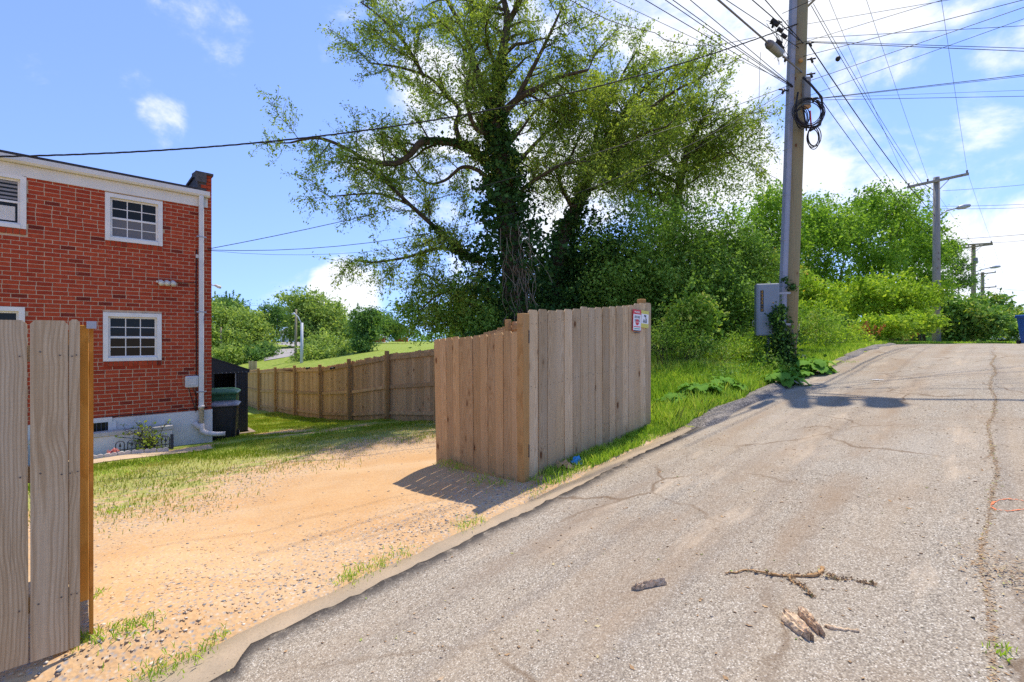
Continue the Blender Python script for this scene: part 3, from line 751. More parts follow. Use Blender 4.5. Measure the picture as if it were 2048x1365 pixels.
    recalc(g.build('parapet', 'cap_felt', house))
    g = Geo(); xa = wx(384)-.0
    g.prism([(-.05, pz-.20), (-.05, pz+.015), (.45, pz+.09), (.45, pz+.02), (.05, pz-.1)], 'x', -.30, -.10)
    g.prism([(-.045, pz-.02), (-.045, pz+.03), (9, pz+.16), (9, pz+.12)], 'x', -.30, .03)
    recalc(g.build('parapet_cap', 'cap_felt', house))
    # downspout
    xd = wx(401); g = Geo(); g.box(xd-.045, xd+.045, -.135, -.05, wz(401, 812), zt0+.22, .012); dsp = g.build('downspout', 'downspout_white', house)
    zc = wz(401, 830)
    g = Geo(); g.lathe([(.05, wz(401, 848)), (.05, wz(401, 815)), (.06, wz(401, 815)), (.06, wz(401, 810))], 14, (xd, -.1, 0))
    zl = wz(401, 866)
    g.tube([(xd, -.1, wz(401, 846)), (xd+.0, -.10, zl+.12), (xd+.02, -.12, zl+.05), (xd+.09, -.17, zl), (xd+.25, -.22, zl-.03), (xd+.42, -.26, zl-.04)], [.055, .058, .06, .058, .05, .05], 12)
    g.tube([(xd-.13, -.10, zl+.26), (xd-.06, -.1, zl+.15), (xd, -.1, zl+.10)], [.05, .05, .05], 12)
    g.build('elbow', 'pvc_pipe', dsp)
    for py in (476, 625, 783): zz = wz(401, py); Geo().box(xd-.09, xd+.09, -.142, -.132, zz-.012, zz+.012).box(xd-.09, xd-.075, -.14, -.012, zz-.012, zz+.012).box(xd+.075, xd+.09, -.14, -.012, zz-.012, zz+.012).build('bracket', 'galvanised', dsp)
    # windows
    for wi, w in enumerate(wins):
        x0, x1, z0, z1 = w; fw = .075
        g = Geo(); g.box(x0, x0+fw, -.03, .09, z0, z1); g.box(x1-fw, x1, -.03, .09, z0, z1); g.box(x0+fw, x1-fw, -.03, .09, z1-fw, z1); g.box(x0+fw, x1-fw, -.045, .09, z0, z0+fw*.9)
        wo = g.build('window', 'trim_white', house)
        a, b, c, d = x0+fw, x1-fw, z0+fw*.9, z1-fw; mid = (c+d)/2
        for si, (s0, s1, yy) in enumerate(((mid-.015, d, .035), (c, mid+.012, .015))):
            t = .035
            sg = Geo(); sg.box(a, a+t, yy, yy+.03, s0, s1); sg.box(b-t, b, yy, yy+.03, s0, s1); sg.box(a+t, b-t, yy, yy+.03, s1-t, s1); sg.box(a+t, b-t, yy, yy+.03, s0, s0+t)
            sash = sg.build('sash', 'trim_white', wo)
            if wi in (0, 1):
                mu = Geo(); nx, nz = 3, 2; gw = (b-a-2*t)/nx; gh = (s1-s0-2*t)/nz
                for i in range(1, nx): mu.box(a+t+gw*i-.008, a+t+gw*i+.008, yy+.004, yy+.012, s0+t, s1-t)
                mu.box(a+t, b-t, yy+.0045, yy+.0115, s0+t+gh-.008, s0+t+gh+.008)
                mu.build('muntin', 'trim_white', sash)
                for i in range(nx):
                    for j in range(nz):
                        Geo().box(a+t+gw*i+.001, a+t+gw*(i+1)-.001, yy+.0125, yy+.017, s0+t+gh*j+.001, s0+t+gh*(j+1)-.001).build('pane', 'screened_glass' if (wi == 0 and si == 1) else 'window_glass', sash)
            elif wi == 2:
                if si == 0:
                    Geo().box(a+t, b-t, yy+.012, yy+.017, s0+t, s1-t).build('pane', 'window_glass', sash)
                    for j in range(5): q = s0+t+(s1-s0-2*t)*(j+.5)/5; Geo().box(a+t, b-t, yy+.004, yy+.008, q-.012, q+.025).build('blind_slat', 'curtain_grey', sash)
                else:
                    Geo().box(a+t, b-t, yy+.012, yy+.017, s0+t, s1-t).build('pane', 'window_glass', sash)
                    pl = Geo(); n = 26
                    for i in range(n):
                        xx0 = a+t+.03+(b-a-2*t-.06)*i/n; xx1 = a+t+.03+(b-a-2*t-.06)*(i+1)/n; m_ = (xx0+xx1)/2
                        pl.add([(xx0, yy+.01, s0+t+.03), (m_, yy-.006, s0+t+.03), (m_, yy-.006, s1-.1), (xx0, yy+.01, s1-.1), (xx1, yy+.01, s0+t+.03), (xx1, yy+.01, s1-.1)], [(0, 1, 2, 3), (1, 4, 5, 2)])
                    pl.build('pleated_panel', 'trim_white', sash)
            else: Geo().box(a+t, b-t, yy+.012, yy+.017, s0+t, s1-t).build('pane', 'window_glass', sash)
    # wall fittings
    g = Geo(); zz = wz(332, 567)
    fl = Geo().box(wx(312), wx(350), -.035, -.013, zz+.0, zz+.04).build('light_fixture', 'lamp_cream', house)
    for px in (319, 331, 343):
        x = wx(px); l = Geo(); l.tube([(x, -.03, zz+.04), (x+.01, -.10, zz+.02), (x+.015, -.17, zz-.015), (x+.017, -.20, zz-.03)], [.02, .042, .05, .052], 12); l.build('lamp', 'lamp_cream', fl)
    x = wx(419); zz = wz(424, 570); c = Geo(); c.tube([(-.01, .03, zz), (.1, .02, zz-.01)], .012, 8); c.tube([(.07, .02, zz), (.13, -.03, zz-.04), (.16, -.06, zz-.05)], [.025, .035, .035], 10); c.build('corner_lamp', 'lamp_cream', house)
    x0_, x1_ = wx(369), wx(396); za, zb_ = wz(382, 775), wz(382, 752)
    mb = Geo().box(x0_, x1_, -.11, -.013, za, zb_, .02).build('meter_box', 'meter_grey', house)
    Geo().box(x0_+.05, x1_-.04, -.118, -.109, za+.05, zb_-.05, .006).build('cover', 'meter_grey', mb)
    g = Geo(); xc = wx(394)-.015
    g.tube([(xc, -.03, wz(394, 500)), (xc-.01, -.032, wz(394, 600)), (xc+.0, -.03, wz(394, 700)), (xc-.01, -.03, wz(394, 825))], .010, 5)
    g.tube([(wx(348), -.025, wz(348, 565)), (wx(375), -.022, wz(375, 567)), (xc, -.03, wz(394, 566))], .006, 5)
    g.tube([(wx(376), -.05, za), (wx(379), -.03, za-.1), (wx(389), -.03, wz(389, 815)), (xc, -.03, wz(394, 822))], .007, 5)
    g.tube([(wx(384), -.05, za), (wx(392), -.03, za-.18), (xc, -.03, wz(394, 810))], .006, 5)
    g.tube([(wx(190), -.045, ZF+.02), (wx(240), -.03, ZF+.04), (wx(300), -.03, ZF+.03), (wx(350), -.03, ZF+.05), (wx(414), -.03, ZF+.06)], .009, 5)
    g.build('wall_cable', 'cable_black', house)
    Geo().box(wx(391), wx(396), -.06, -.013, wz(393, 517), wz(393, 510)).build('cable_clamp', 'cable_white', house)
build_house()
# ------------------------------------------------------------------ fences and gates
def picket_mesh(w, h, mat, t=.018, ear=.028, name='picket'):
    return Geo().prism([(0, 0), (w, 0), (w, h-ear), (w-ear*.75, h), (ear*.75, h), (0, h-ear)], 'y', 0, t).mesh(name, mat)
PCACHE = {}
def picket(parent, x, y, z, w, h, mat, rx=0.0, ry=0.0, rz=0.0, name='picket'):
    key = (round(w, 3), round(h, 2), mat)
    if key not in PCACHE:
        m = picket_mesh(key[0], key[1], mat); PCACHE[key] = m
    o = link(bpy.data.objects.new(name, PCACHE[key]), parent); o.location = (x, y, z); o.rotation_euler = (rx, ry, rz); return o

# --- front panel along the alley
FV = 3.52
A0 = PV(1058, 965, FV); uA = UV(A0.x, A0.y)[0]; A1 = PV(1302, 850, FV); uB = UV(A1.x, A1.y)[0]
front = empty('alley_fence', W(uA, FV, 0), TH, 'weathered dog-eared fence panel beside the alley carrying two small signs', 'fence')
def fz_top(x):
    t = x/(uB-uA); zl = PV(1060, 622, FV).z; zr = PV(1300, 607, FV).z; return zl*(1-t)+zr*t
def fz_bot(x): return float(H(uA+x, FV))-.03
n = 17; pw = (uB-uA)/n; random.seed(11)
for i in range(n):
    x = i*pw; h = fz_top(x+pw/2)-fz_bot(x+pw/2)+random.uniform(-.012, .012)
    picket(front, x, random.uniform(-.004, .004), fz_bot(x+pw/2), pw-.006-random.uniform(0, .005), round(h/.02)*.02, 'picket_weathered', ry=random.uniform(-.006, .006), rz=random.uniform(-.012, .012))
for zo in (.30, 1.0, 1.72):
    g = Geo(); za, zb = fz_bot(0)+zo, fz_bot(uB-uA)+zo; L = uB-uA
    g.add([(0, .02, za), (L, .02, zb), (L, .058, zb), (0, .058, za), (0, .02, za+.088), (L, .02, zb+.088), (L, .058, zb+.088), (0, .058, za+.088)], [(0, 3, 2, 1), (4, 5, 6, 7), (0, 1, 5, 4), (1, 2, 6, 5), (2, 3, 7, 6), (3, 0, 4, 7)])
    g.build('rail', 'picket_weathered', front)
zt = PV(1045, 625, FV).z
Geo().box(-.105, -.008, -.018, .085, float(H(uA, FV))-.05, zt-.01, .006).build('post', 'post_green', front)
zr_ = PV(1283, 598, FV+.08).z
Geo().box(uB-uA-.13, uB-uA-.03, .062, .162, float(H(uB, FV)), zr_, .008).build('post', 'post_green', front)

# --- long side fence running away from the alley (pickets face the lot, rails face the yard)
SU = uB - .08
side = empty('side_fence', W(SU, 0, 0), TH, 'long board fence with exposed rails and posts stepping down behind the yard', 'fence')
PX_ = [1023, 880, 780, 703.5, 645, 594, 555, 521]
PTOP = [641, 691, 703, 719, 730, 732, 734, 737]
PBOT = [880, 850, 841, 843, 838, 831, 825, 820]
pv = []; ptop = []; pbot = []
for x, t, b in zip(PX_, PTOP, PBOT):
    p = PU(x, t, SU); q = PU(x, b, SU); v = UV(p.x, p.y)[1]; pv.append(v); ptop.append(p.z); pbot.append(float(H(SU-.1, v)))
pv = [FV+.12]+pv+[pv[-1]+2.44]; ptop = [zr_-.02]+ptop+[ptop[-1]-.14]
pbot = [float(H(SU-.1, v)) for v in pv]
random.seed(5)
for i, v in enumerate(pv):
    if i == 0: continue
    Geo().box(-.14, -.045, v-.048, v+.048, pbot[i]-.08, ptop[i]+random.uniform(-.01, .02), .006).build('post', 'post_green', side)
for i in range(len(pv)-1):
    v0, v1 = pv[i], pv[i+1]; n = max(3, int(round((v1-v0)/.141))); st = (v1-v0)/n
    tz0, tz1 = ptop[i]-.07, ptop[i+1]-.07
    if i == 0: tz0, tz1 = ptop[0]-.05, ptop[1]-.03
    for j in range(n):
        t = (j+.5)/n; zt_ = tz0*(1-t)+tz1*t+random.uniform(-.008, .008); zb_ = min(pbot[i]*(1-t)+pbot[i+1]*t, float(H(SU, v0+t*(v1-v0))))-.02
        o = picket(side, 0, v0+j*st, zb_, st-.004, round((zt_-zb_)/.03)*.03, 'picket_far', rz=math.pi/2); o.location.x = .018; o.rotation_euler[0] = 0
    for zo in (.16, .86, None):
        a0, a1 = (pbot[i]+zo, pbot[i+1]+zo) if zo else (tz0-.16, tz1-.16)
        g = Geo(); x0, x1 = -.042, -.002; b0, b1 = v0+.05, v1-.05
        g.add([(x0, b0, a0), (x1, b0, a0), (x1, b1, a1), (x0, b1, a1), (x0, b0, a0+.088), (x1, b0, a0+.088), (x1, b1, a1+.088), (x0, b1, a1+.088)], [(0, 3, 2, 1), (4, 5, 6, 7), (0, 1, 5, 4), (1, 2, 6, 5), (2, 3, 7, 6), (3, 0, 4, 7)])
        g.build('rail', 'picket_far', side)
for k_, px in enumerate((619, 668)):
    p = PU(px, 736, SU-.06); q = UV(p.x, p.y)
    r = empty('fence_camera', W(SU-.05, q[1], p.z), TH, ['small black camera on the far fence rail, left of the pair', 'small black camera on the far fence rail, right of the pair'][k_], 'camera', 'cameras on the side fence')
    g = Geo().box(-.02, 0, -.03, .03, -.03, .03); g.build('mount', 'cable_black', r)
    Geo().tube([(-.01, 0, 0), (-.08, 0, -.01), (-.13, -.02, -.02)], [.02, .035, .04], 10).build('body', 'cable_black', r)

# --- right gate leaf, swung open into the yard
HGx = uA-.085
leafR = empty('gate_leaf', W(HGx, FV+.02, 0), TH+math.pi/2, 'tan board gate leaf swung open into the yard, sagging at its free end', 'gate', 'leaves of the yard gate')
def gz(px, py): p = PU(px, py, HGx); return UV(p.x, p.y)[1]-FV-.02, p.z
xf, zft = gz(884, 678); xb, zfb = gz(869, 932); xh, zht = gz(1026, 662); _, zhb = gz(1030, 966)
LW = 1.62; zft, zfb = gz(878, 679)[1], gz(868, 931)[1]
n = 12; pw = LW/n; random.seed(21)
for i in range(n):
    t = (i+.5)/n; zb_ = zhb*(1-t)+zfb*t+.02; zt_ = zht*(1-t)+zft*t
    picket(leafR, i*pw+.015, 0, zb_, pw-.002-random.uniform(0, .003), round((zt_-zb_)/.02)*.02, 'picket_gate', ry=.035*t+random.uniform(-.004, .004), rz=random.uniform(-.015, .015))
for zo in (.22, .95, 1.5):
    g = Geo(); za, zb = zhb+zo, zfb+zo*.98
    g.add([(0, -.06, za), (LW, -.06, zb), (LW, -.02, zb), (0, -.02, za), (0, -.06, za+.088), (LW, -.06, zb+.088), (LW, -.02, zb+.088), (0, -.02, za+.088)], [(0, 3, 2, 1), (4, 5, 6, 7), (0, 1, 5, 4), (1, 2, 6, 5), (2, 3, 7, 6), (3, 0, 4, 7)])
    recalc(g.build('rail', 'picket_gate', leafR))
Geo().box(-.028, .012, -.06, -.02, zhb+.05, zht-.06).build('stile', 'post_green', leafR)
for zo in (.3, 1.55): Geo().box(-.045, .02, -.068, -.06, zhb+zo, zhb+zo+.14).build('hinge', 'iron_black', leafR)
Geo().box(LW-.06, LW+.02, -.075, -.062, zfb+1.0, zfb+1.12).build('latch', 'iron_black', leafR)
# move pickets of this leaf to its yard-opening side (+y of the rotated frame faces the opening)
for c in leafR.children:
    if c.name.startswith('picket'): c.location.y = random.uniform(-.004, .003)

# --- left gate leaf, swung open and seen edge-on
HLx = .02
leafL = empty('gate_leaf', W(HLx, FV, 0), TH+math.pi/2, 'orange new-wood gate leaf seen edge-on behind the nearest grey boards', 'gate', 'leaves of the yard gate')
zb_ = PV(183, 1266, FV+.12).z; zt_ = PV(183, 648, FV+.12).z
xe = UV(*PV(187, 1000, FV+.1).xy)[0]-HLx; xs_ = UV(*PV(163, 1000, FV+.1).xy)[0]-HLx
for i in range(11):
    o = picket(leafL, .10+i*.142, -xe, zb_-.0, .138, round((zt_-zb_)/.02)*.02, 'stile_new' if i == 0 else 'picket_gate'); o.rotation_euler[1] = 0
zsb = PV(170, 1200, FV+.1).z
Geo().box(.085, .135, -xe+.020, -xe+.020+.05, zsb, zt_-.01, .003).build('stile', 'stile_new', leafL)
for zo in (.3, 1.5): Geo().box(.135, 1.66, -xe+.02, -xe+.058, zb_+zo, zb_+zo+.088).build('rail', 'picket_gate', leafL)
Geo().box(.02, .098, -xe-.012, -xe+.03, zt_-.03, zt_+.012).build('latch', 'galvanised', leafL)

# --- nearest fence panel at the left edge
near = empty('near_fence', W(0, FV, 0), TH, 'large grey weathered fence boards closest to the camera at the left edge', 'fence')
def nx(px): return UV(*PV(px, 700, FV).xy)[0]
zt_n = PV(100, 641, FV).z; zb_n = PV(150, 1296, FV).z
random.seed(9)
edges = [(138, 160), (60, 136), (-30, 56)]
e = nx(-34)
rects = [(nx(138), nx(160)), (nx(61), nx(137)), (nx(-22), nx(56.5))]
for k_ in range(8): rects.append((e-.146, e-.003)); e -= .149
for i, (a, b) in enumerate(rects):
    h = zt_n-zb_n+[.008, 0, -.003, .01, -.006, .004, 0, .006, -.004, .01, 0][i]
    m = picket_mesh(b-a, h, 'board_near', .019, .022 if i else .016)
    o = link(bpy.data.objects.new('picket', m), near); o.location = (a, [.008, 0, .004][i] if i < 3 else 0, zb_n); o.rotation_euler = (0, random.uniform(-.004, .004), 0)
for zo in (.25, .95, 1.6): Geo().box(nx(160)-2.4, nx(150), .03, .068, zb_n+zo, zb_n+zo+.088).build('rail', 'board_near', near)
Geo().box(nx(160)-.11, nx(160)-.015, .07, .165, zb_n-.1, zt_n-.06).build('post', 'post_green', near)
Geo().box(nx(160)-2.4, nx(160)-2.3, .07, .165, zb_n-.3, zt_n-.06).build('post', 'post_green', near)

# --- signs on the front panel
def text(parent, s, x, z, size, mat, y=-.004, name='lettering', sx=1.0):
    c = bpy.data.curves.new(name, 'FONT'); c.body = s; c.size = size; c.align_x = 'CENTER'; c.align_y = 'CENTER'; c.extrude = .0006
    c.materials.append(MATS[mat]); tmp = link(bpy.data.objects.new('tmp', c)); dg = bpy.context.evaluated_depsgraph_get()
    me = bpy.data.meshes.new_from_object(tmp.evaluated_get(dg)); bpy.data.objects.remove(tmp); bpy.data.curves.remove(c)
    if not me.materials: me.materials.append(MATS[mat])
    me.name = name; o = link(bpy.data.objects.new(name, me), parent); o.location = (x, y, z); o.rotation_euler = (math.pi/2, 0, 0); o.scale = (sx, 1, 1); return o
def sign(px0, px1, pyt, pyb, name, label, tilt):
    a = PV((px0+px1)/2, (pyt+pyb)/2, FV-.03); w = (UV(*PV(px1, 640, FV-.03).xy)[0]-UV(*PV(px0, 640, FV-.03).xy)[0]); h = PV((px0+px1)/2, pyt, FV-.03).z-PV((px0+px1)/2, pyb, FV-.03).z
    o = empty(name, a, TH, label, 'sign'); o.rotation_euler = (0, tilt, TH); return o, w, h
s1, w, h = sign(1266, 1282.5, 620, 663, 'warning_sign', 'white sign with red border reading WARNING BEWARE OF DOG on the fence panel', .03)
Geo().box(-w/2, w/2, 0, .004, -h/2, h/2).build('plate', 'sign_red', s1)
Geo().box(-w/2+.008, w/2-.008, -.002, -.0005, -h/2+.012, h/2-.065).build('face', 'sign_white', s1)
text(s1, 'WARNING', 0, h/2-.036, .042, 'sign_white', -.003, sx=.75); text(s1, 'BEWARE', 0, h/2-.105, .052, 'sign_dark', -.003, sx=.72); text(s1, 'OF DOG', 0, h/2-.155, .052, 'sign_dark', -.003, sx=.72)
oc = Geo(); oc.prism([(.046*math.cos(math.pi/8+k_*math.pi/4), -.025+.046*math.sin(math.pi/8+k_*math.pi/4)) for k_ in range(8)], 'y', -.0045, -.0022); recalc(oc.build('stop_symbol', 'sign_red', s1))
text(s1, 'STOP', 0, -.025, .030, 'sign_white', -.006, sx=.9)
for i, (m, ww) in enumerate((('sign_red', .8), ('sign_green', .7), ('sign_dark', .85), ('sign_dark', .75))): Geo().box(-w/2*ww, w/2*ww, -.0035, -.0022, -.095-i*.028, -.083-i*.028).build('text_line', m, s1)
s2, w, h = sign(1282, 1297.5, 622, 656, 'camera_sign', 'yellow sign with a black camera symbol at the right end of the fence panel', .05)
Geo().box(-w/2, w/2, 0, .004, -h/2, h/2).build('plate', 'sign_yellow', s2)
Geo().box(-w/2+.01, w/2-.01, -.002, -.0005, -h*.26, h*.30).build('face', 'sign_white', s2)
Geo().box(-.028, .03, -.0038, -.0022, h*.15, h*.24).build('camera_symbol', 'sign_dark', s2); Geo().tube([(.012, -.003, h*.15), (.022, -.003, h*.05), (.04, -.003, h*.0)], .005, 5).build('camera_symbol', 'sign_dark', s2)
text(s2, '24 HOUR', 0, -h*.07, .036, 'sign_dark', -.003, sx=.7); text(s2, 'SURVEILLANCE', 0, -h*.17, .034, 'sign_dark', -.003, sx=.5)

# ------------------------------------------------------------------ yard things
def gl(u, v, dz=0.0): return W(u, v, float(H(u, v))+dz)
# window well wall
wv_ = HV-.34
def onv(px, v): return UV(*PV(px, 700, v).xy)[0]
xa, xb = onv(60, wv_), onv(344, wv_); zc = PV(270, 862, wv_).z
ww = empty('window_well_wall', W(xa, wv_, 0), TH, 'low white painted wall with a grey concrete cap in front of the foundation', 'wall')
Geo().box(0, xb-xa, 0, .16, HG-.3, zc-.05).box(xb-xa-.16, xb-xa, .161, .30, HG-.3, zc-.05).build('wall', 'white_masonry', ww)
Geo().box(-.02, xb-xa+.02, -.025, .185, zc-.05, zc+.035, .01).box(xb-xa-.18, xb-xa+.02, .186, .30, zc-.05, zc+.033).build('cap', 'cap_concrete', ww)
# scalloped edging
ev = wv_-.42; ea, eb = onv(150, ev), onv(338, ev)
ed = empty('scalloped_edging', W(ea, ev, 0), TH, 'row of scalloped concrete edging stones along the flower bed', 'edging')
n = 7; st = (eb-ea)/n
for i in range(n):
    prof = [(.006, 0), (st-.006, 0)]+[(st-.006-(st-.012)*k_/10, .085+.022*abs(math.sin(2*math.pi*k_/10))) for k_ in range(11)]
    Geo().prism(prof, 'y', 0, .055).build('edging_stone', 'edging_concrete', ed); o = ed.children[-1]; recalc(o)
    o.location = (i*st, random.uniform(-.01, .01), float(H(ea+i*st, ev))-.03+.018*0); o.rotation_euler = (random.uniform(-.05, .05), 0, random.uniform(-.03, .03))
# iron border
iv = wv_-.24; ia, ib = onv(228, iv), onv(342, iv)
ib_ = empty('iron_border_fence', W(ia, iv, 0), TH, 'low black wire border fence with arches and spear points in the flower bed', 'fence')
n = 5; st = (ib-ia)/n; zg = float(H(ia+.3, iv))
for i in range(n):
    tall = i in (0, 1, 4)
    c = i*st+st*.5; r_ = st*.36; hh = .22 if tall else .15
    if tall:
        Geo().tube([(c-r_, 0, zg)]+[(c-r_*math.cos(a), 0, zg+hh+r_*math.sin(a)*.9) for a in np.linspace(0, math.pi, 9)]+[(c+r_, 0, zg)], .008, 6).build('arch', 'iron_black', ib_)
        g = Geo().tube([(c, 0, zg), (c, 0, zg+hh*.8)], .006, 6); g.tube([(c, 0, zg+hh*.75), (c, 0, zg+hh*.8), (c, 0, zg+hh*1.15)], [.004, .028, .002], 4); g.build('spear', 'iron_black', ib_)
    else:
        for q in (-.3, 0, .3): g = Geo().tube([(c+q*st, 0, zg), (c+q*st, 0, zg+hh)], .006, 6); g.tube([(c+q*st, 0, zg+hh-.01), (c+q*st, 0, zg+hh+.02), (c+q*st, 0, zg+hh+.06)], [.003, .018, .002], 4); g.build('spear', 'iron_black', ib_)
Geo().box(0, ib-ia, -.005, .005, zg+.10, zg+.115).box(0, ib-ia, -.005, .005, zg+.03, zg+.042).build('rail', 'iron_black', ib_)
Geo().box(ib-ia-.01, ib-ia+.04, -.02, .02, zg, zg+.30).build('end_post', 'iron_black', ib_)
# pale path slabs and brown mat
ps = np.linspace(onv(120, 11.0), 1.9, 24); V3 = []
for u in ps:
    for vv in (10.74+.04*math.sin(3*u), 11.2+.03*math.sin(2*u)): V3.append(tuple(W(u, vv, float(H(u, vv))+.012)))
tag(npmesh('yard_path', np.array(V3), np.array([(2*i, 2*i+2, 2*i+3, 2*i+1) for i in range(len(ps)-1)]), 'path_concrete'), kind='structure')
mu_, mv_ = UV(*G(372, 889).xy)
mt = Geo().box(-.28, .28, -.2, .2, .014, .03, .004).build('door_mat', 'mat_brown'); mt.location = gl(mu_, mv_, .004); mt.rotation_euler = (0, 0, TH+.15); tag(mt, 'brown coir mat lying on the path below the downspout', 'mat')

# wheeled bins
def wheelie(name, px0, px1, pyt, pyb, v, body, lid, label, mark=False, rz=0.0):
    p = PV((px0+px1)/2, pyb, v); u = UV(p.x, p.y)[0]; z = float(H(u, v)); w_ = (px1-px0)/F*p.y*.95; h_ = PV((px0+px1)/2, pyt, v).z-z
    r = empty(name, W(u, v, z), TH*0+rz, label, 'bin', 'wheeled bins beside the house')
    g = Geo(); rings = [(.40, 0.03), (.44, .35*h_), (.485, .86*h_), (.5, .90*h_)]
    vs_ = []; prof = [(-1, -1), (-.8, -1.06), (.8, -1.06), (1, -1), (1.03, -.8), (1.03, .8), (1, 1), (-1, 1), (-1.03, .8), (-1.03, -.8)]
    for s_, zz in rings: vs_ += [(q[0]*w_*s_, q[1]*w_*s_*1.05, zz) for q in prof]
    m_ = len(prof); fs = [(i*m_+k_, i*m_+(k_+1) % m_, (i+1)*m_+(k_+1) % m_, (i+1)*m_+k_) for i in range(3) for k_ in range(m_)]+[tuple(range(m_))[::-1], tuple(3*m_+k_ for k_ in range(m_))]
    g.add(vs_, fs); b = g.build('body', body, r)
    Geo().box(-w_*.3, -w_*.24, -w_*.5, -w_*.46, .1, .8*h_).box(w_*.24, w_*.3, -w_*.5, -w_*.46, .1, .8*h_).build('rib', body, b)
    g = Geo(); l2 = [(1.07, .905*h_), (1.09, .93*h_), (1.0, .955*h_), (.72, .995*h_), (.3, h_)]
    vs_ = []
    for s_, zz in l2: vs_ += [(q[0]*w_*.5*s_, q[1]*w_*.53*s_, zz) for q in prof]
    fs = [(i*m_+k_, i*m_+(k_+1) % m_, (i+1)*m_+(k_+1) % m_, (i+1)*m_+k_) for i in range(4) for k_ in range(m_)]+[tuple(range(m_))[::-1], tuple(4*m_+k_ for k_ in range(m_))]
    g.add(vs_, fs); l_ = g.build('lid', lid, r)
    Geo().tube([(-w_*.45, w_*.56, .90*h_), (-w_*.45, w_*.66, .93*h_), (w_*.45, w_*.66, .93*h_), (w_*.45, w_*.56, .90*h_)], .014, 8).build('handle', body, r)
    for s_ in (-1, 1):
        wh = Geo(); wh.tube([(s_*w_*.40, w_*.38, .085), (s_*w_*.50, w_*.38, .085)], .085, 16, smooth=False); wo = wh.build('wheel', 'rubber', r)
        Geo().tube([(s_*w_*.501, w_*.38, .085), (s_*w_*.51, w_*.38, .085)], .04, 12, smooth=False).build('hub', 'galvanised', wo)
    if mark:
        Geo().box(-.17, .17, -w_*.53, -w_*.515, .74*h_, .752*h_).build('printed_mark', 'white_mark', r)
        g = Geo(); y_ = -w_*.53
        for k_ in range(3):
            a = math.pi/2+k_*2*math.pi/3; g.add([(.075*math.cos(a+d_)*1, y_+.004*k_, .65*h_+.075*math.sin(a+d_)) for d_ in (-.35, .35)]+[(.03*math.cos(a+.5), y_+.004*k_, .65*h_+.03*math.sin(a+.5)), (.03*math.cos(a-.5), y_+.004*k_, .65*h_+.03*math.sin(a-.5))], [(0, 1, 2, 3)])
        g.build('printed_mark', 'white_mark', r)
    return r
wheelie('wheeled_bin', 423, 474, 803, 871, 12.45, 'bin_black', 'bin_lid_grey', 'black wheeled bin with a grey lid at the corner of the house', rz=.45)
wheelie('wheeled_bin', 418, 473, 777, 858, 13.05, 'bin_green', 'bin_green', 'green wheeled bin with a white printed mark behind the black bin', True, rz=.45)
# shed
sv = 13.85; su0 = HU+.12; su1 = UV(*PV(496, 840, sv).xy)[0]; sz = float(H(su1, sv))
shed = empty('garden_shed', W(su0, sv, 0), TH, 'black corrugated metal shed with an open doorway beside the house', 'shed')
zr1 = PV(498, 741, sv).z; zr0 = PV(423, 717, sv).z; sw = su1-su0; sx0 = onv(423, sv)-su0; zr0 = zr1+(zr0-zr1)*(sw/(sw-sx0)); base = sz+.12
def corr(g, x0, x1, y, z0, z1, n, amp=.014):
    q = []
    for i in range(n):
        a = x0+(x1-x0)*i/n; b = x0+(x1-x0)*(i+1)/n; m1, m2, m3 = a+(b-a)*.35, a+(b-a)*.5, a+(b-a)*.85
        q += [(a, y), (m1, y), (m2, y-amp), (m3, y-amp)]
    q.append((x1, y))
    vs_ = [(a, b, z0) for a, b in q]+[(a, b, z1) for a, b in q]; k_ = len(q)
    g.add(vs_, [(i, i+1, k_+i+1, k_+i) for i in range(k_-1)])
xd = onv(472, sv)-su0; xl = onv(429, sv)-su0
g = Geo(); corr(g, xd, sw, 0, base, zr1, 3); g.build('door', 'shed_black', shed)
Geo().box(xd-.02, xd, -.015, .03, base, zr1).build('door_edge', 'shed_edge', shed)
g = Geo(); corr(g, 0, xl, 0, base, zr1, 2); g.build('front_panel', 'shed_black', shed)
g = Geo(); corr(g, 0, sw, 1.6, base, zr1, 8); g.box(0, .01, .001, 1.6, base, zr1).box(sw-.012, sw-.001, .001, 1.6, base, zr1); g.build('wall', 'shed_black', shed)
Geo().box(0, sw, 0, 1.6, base-.02, base+.01).build('floor', 'dark_void', shed)
g = Geo(); g.prism([(-.02, zr1-.06), (sw+.03, zr1-.06), (sw+.03, zr1+.01), (-.02, zr0+.01)], 'y', -.03, -.018); g.prism([(sw+.04, zr1), (sw+.04, zr1+.025), (-.02, zr0+.03), (-.02, zr0)], 'y', -.05, 1.65); recalc(g.build('roof', 'shed_black', shed))
g = Geo()
for i in range(9): x = sx0+(sw-sx0)*(i+.5)/9; g.box(x-.008, x+.008, -.036, -.031, zr1-.045, zr1-.03)
g.build('rivet', 'galvanised', shed)
pf = Geo().box(-.1, sw+.16, -.16, -.04, sz-.05, base-.03, .006).box(sw+.04, sw+.16, -.039, 1.6, sz-.05, base-.03).build('timber_platform', 'platform_wood'); pf.location = W(su0, sv, 0); pf.rotation_euler = (0, 0, TH); tag(pf, 'timber platform edge under the black shed', 'platform')
p = G(432, 872); stk = empty('marker_stake', p, TH, 'thin white stake with a teal ribbon beside the black bin', 'stake')
Geo().tube([(0, 0, -.05), (.005, 0, .19)], .009, 6).build('stake', 'cable_white', stk)
Geo().add([(-.10, .0, .17), (-.04, .01, .10), (0, 0, .19), (0, 0, .165), (-.04, .012, .07), (-.105, .004, .14)], [(0, 1, 4, 5), (1, 2, 3, 4)]).build('ribbon', 'teal_ribbon', stk)

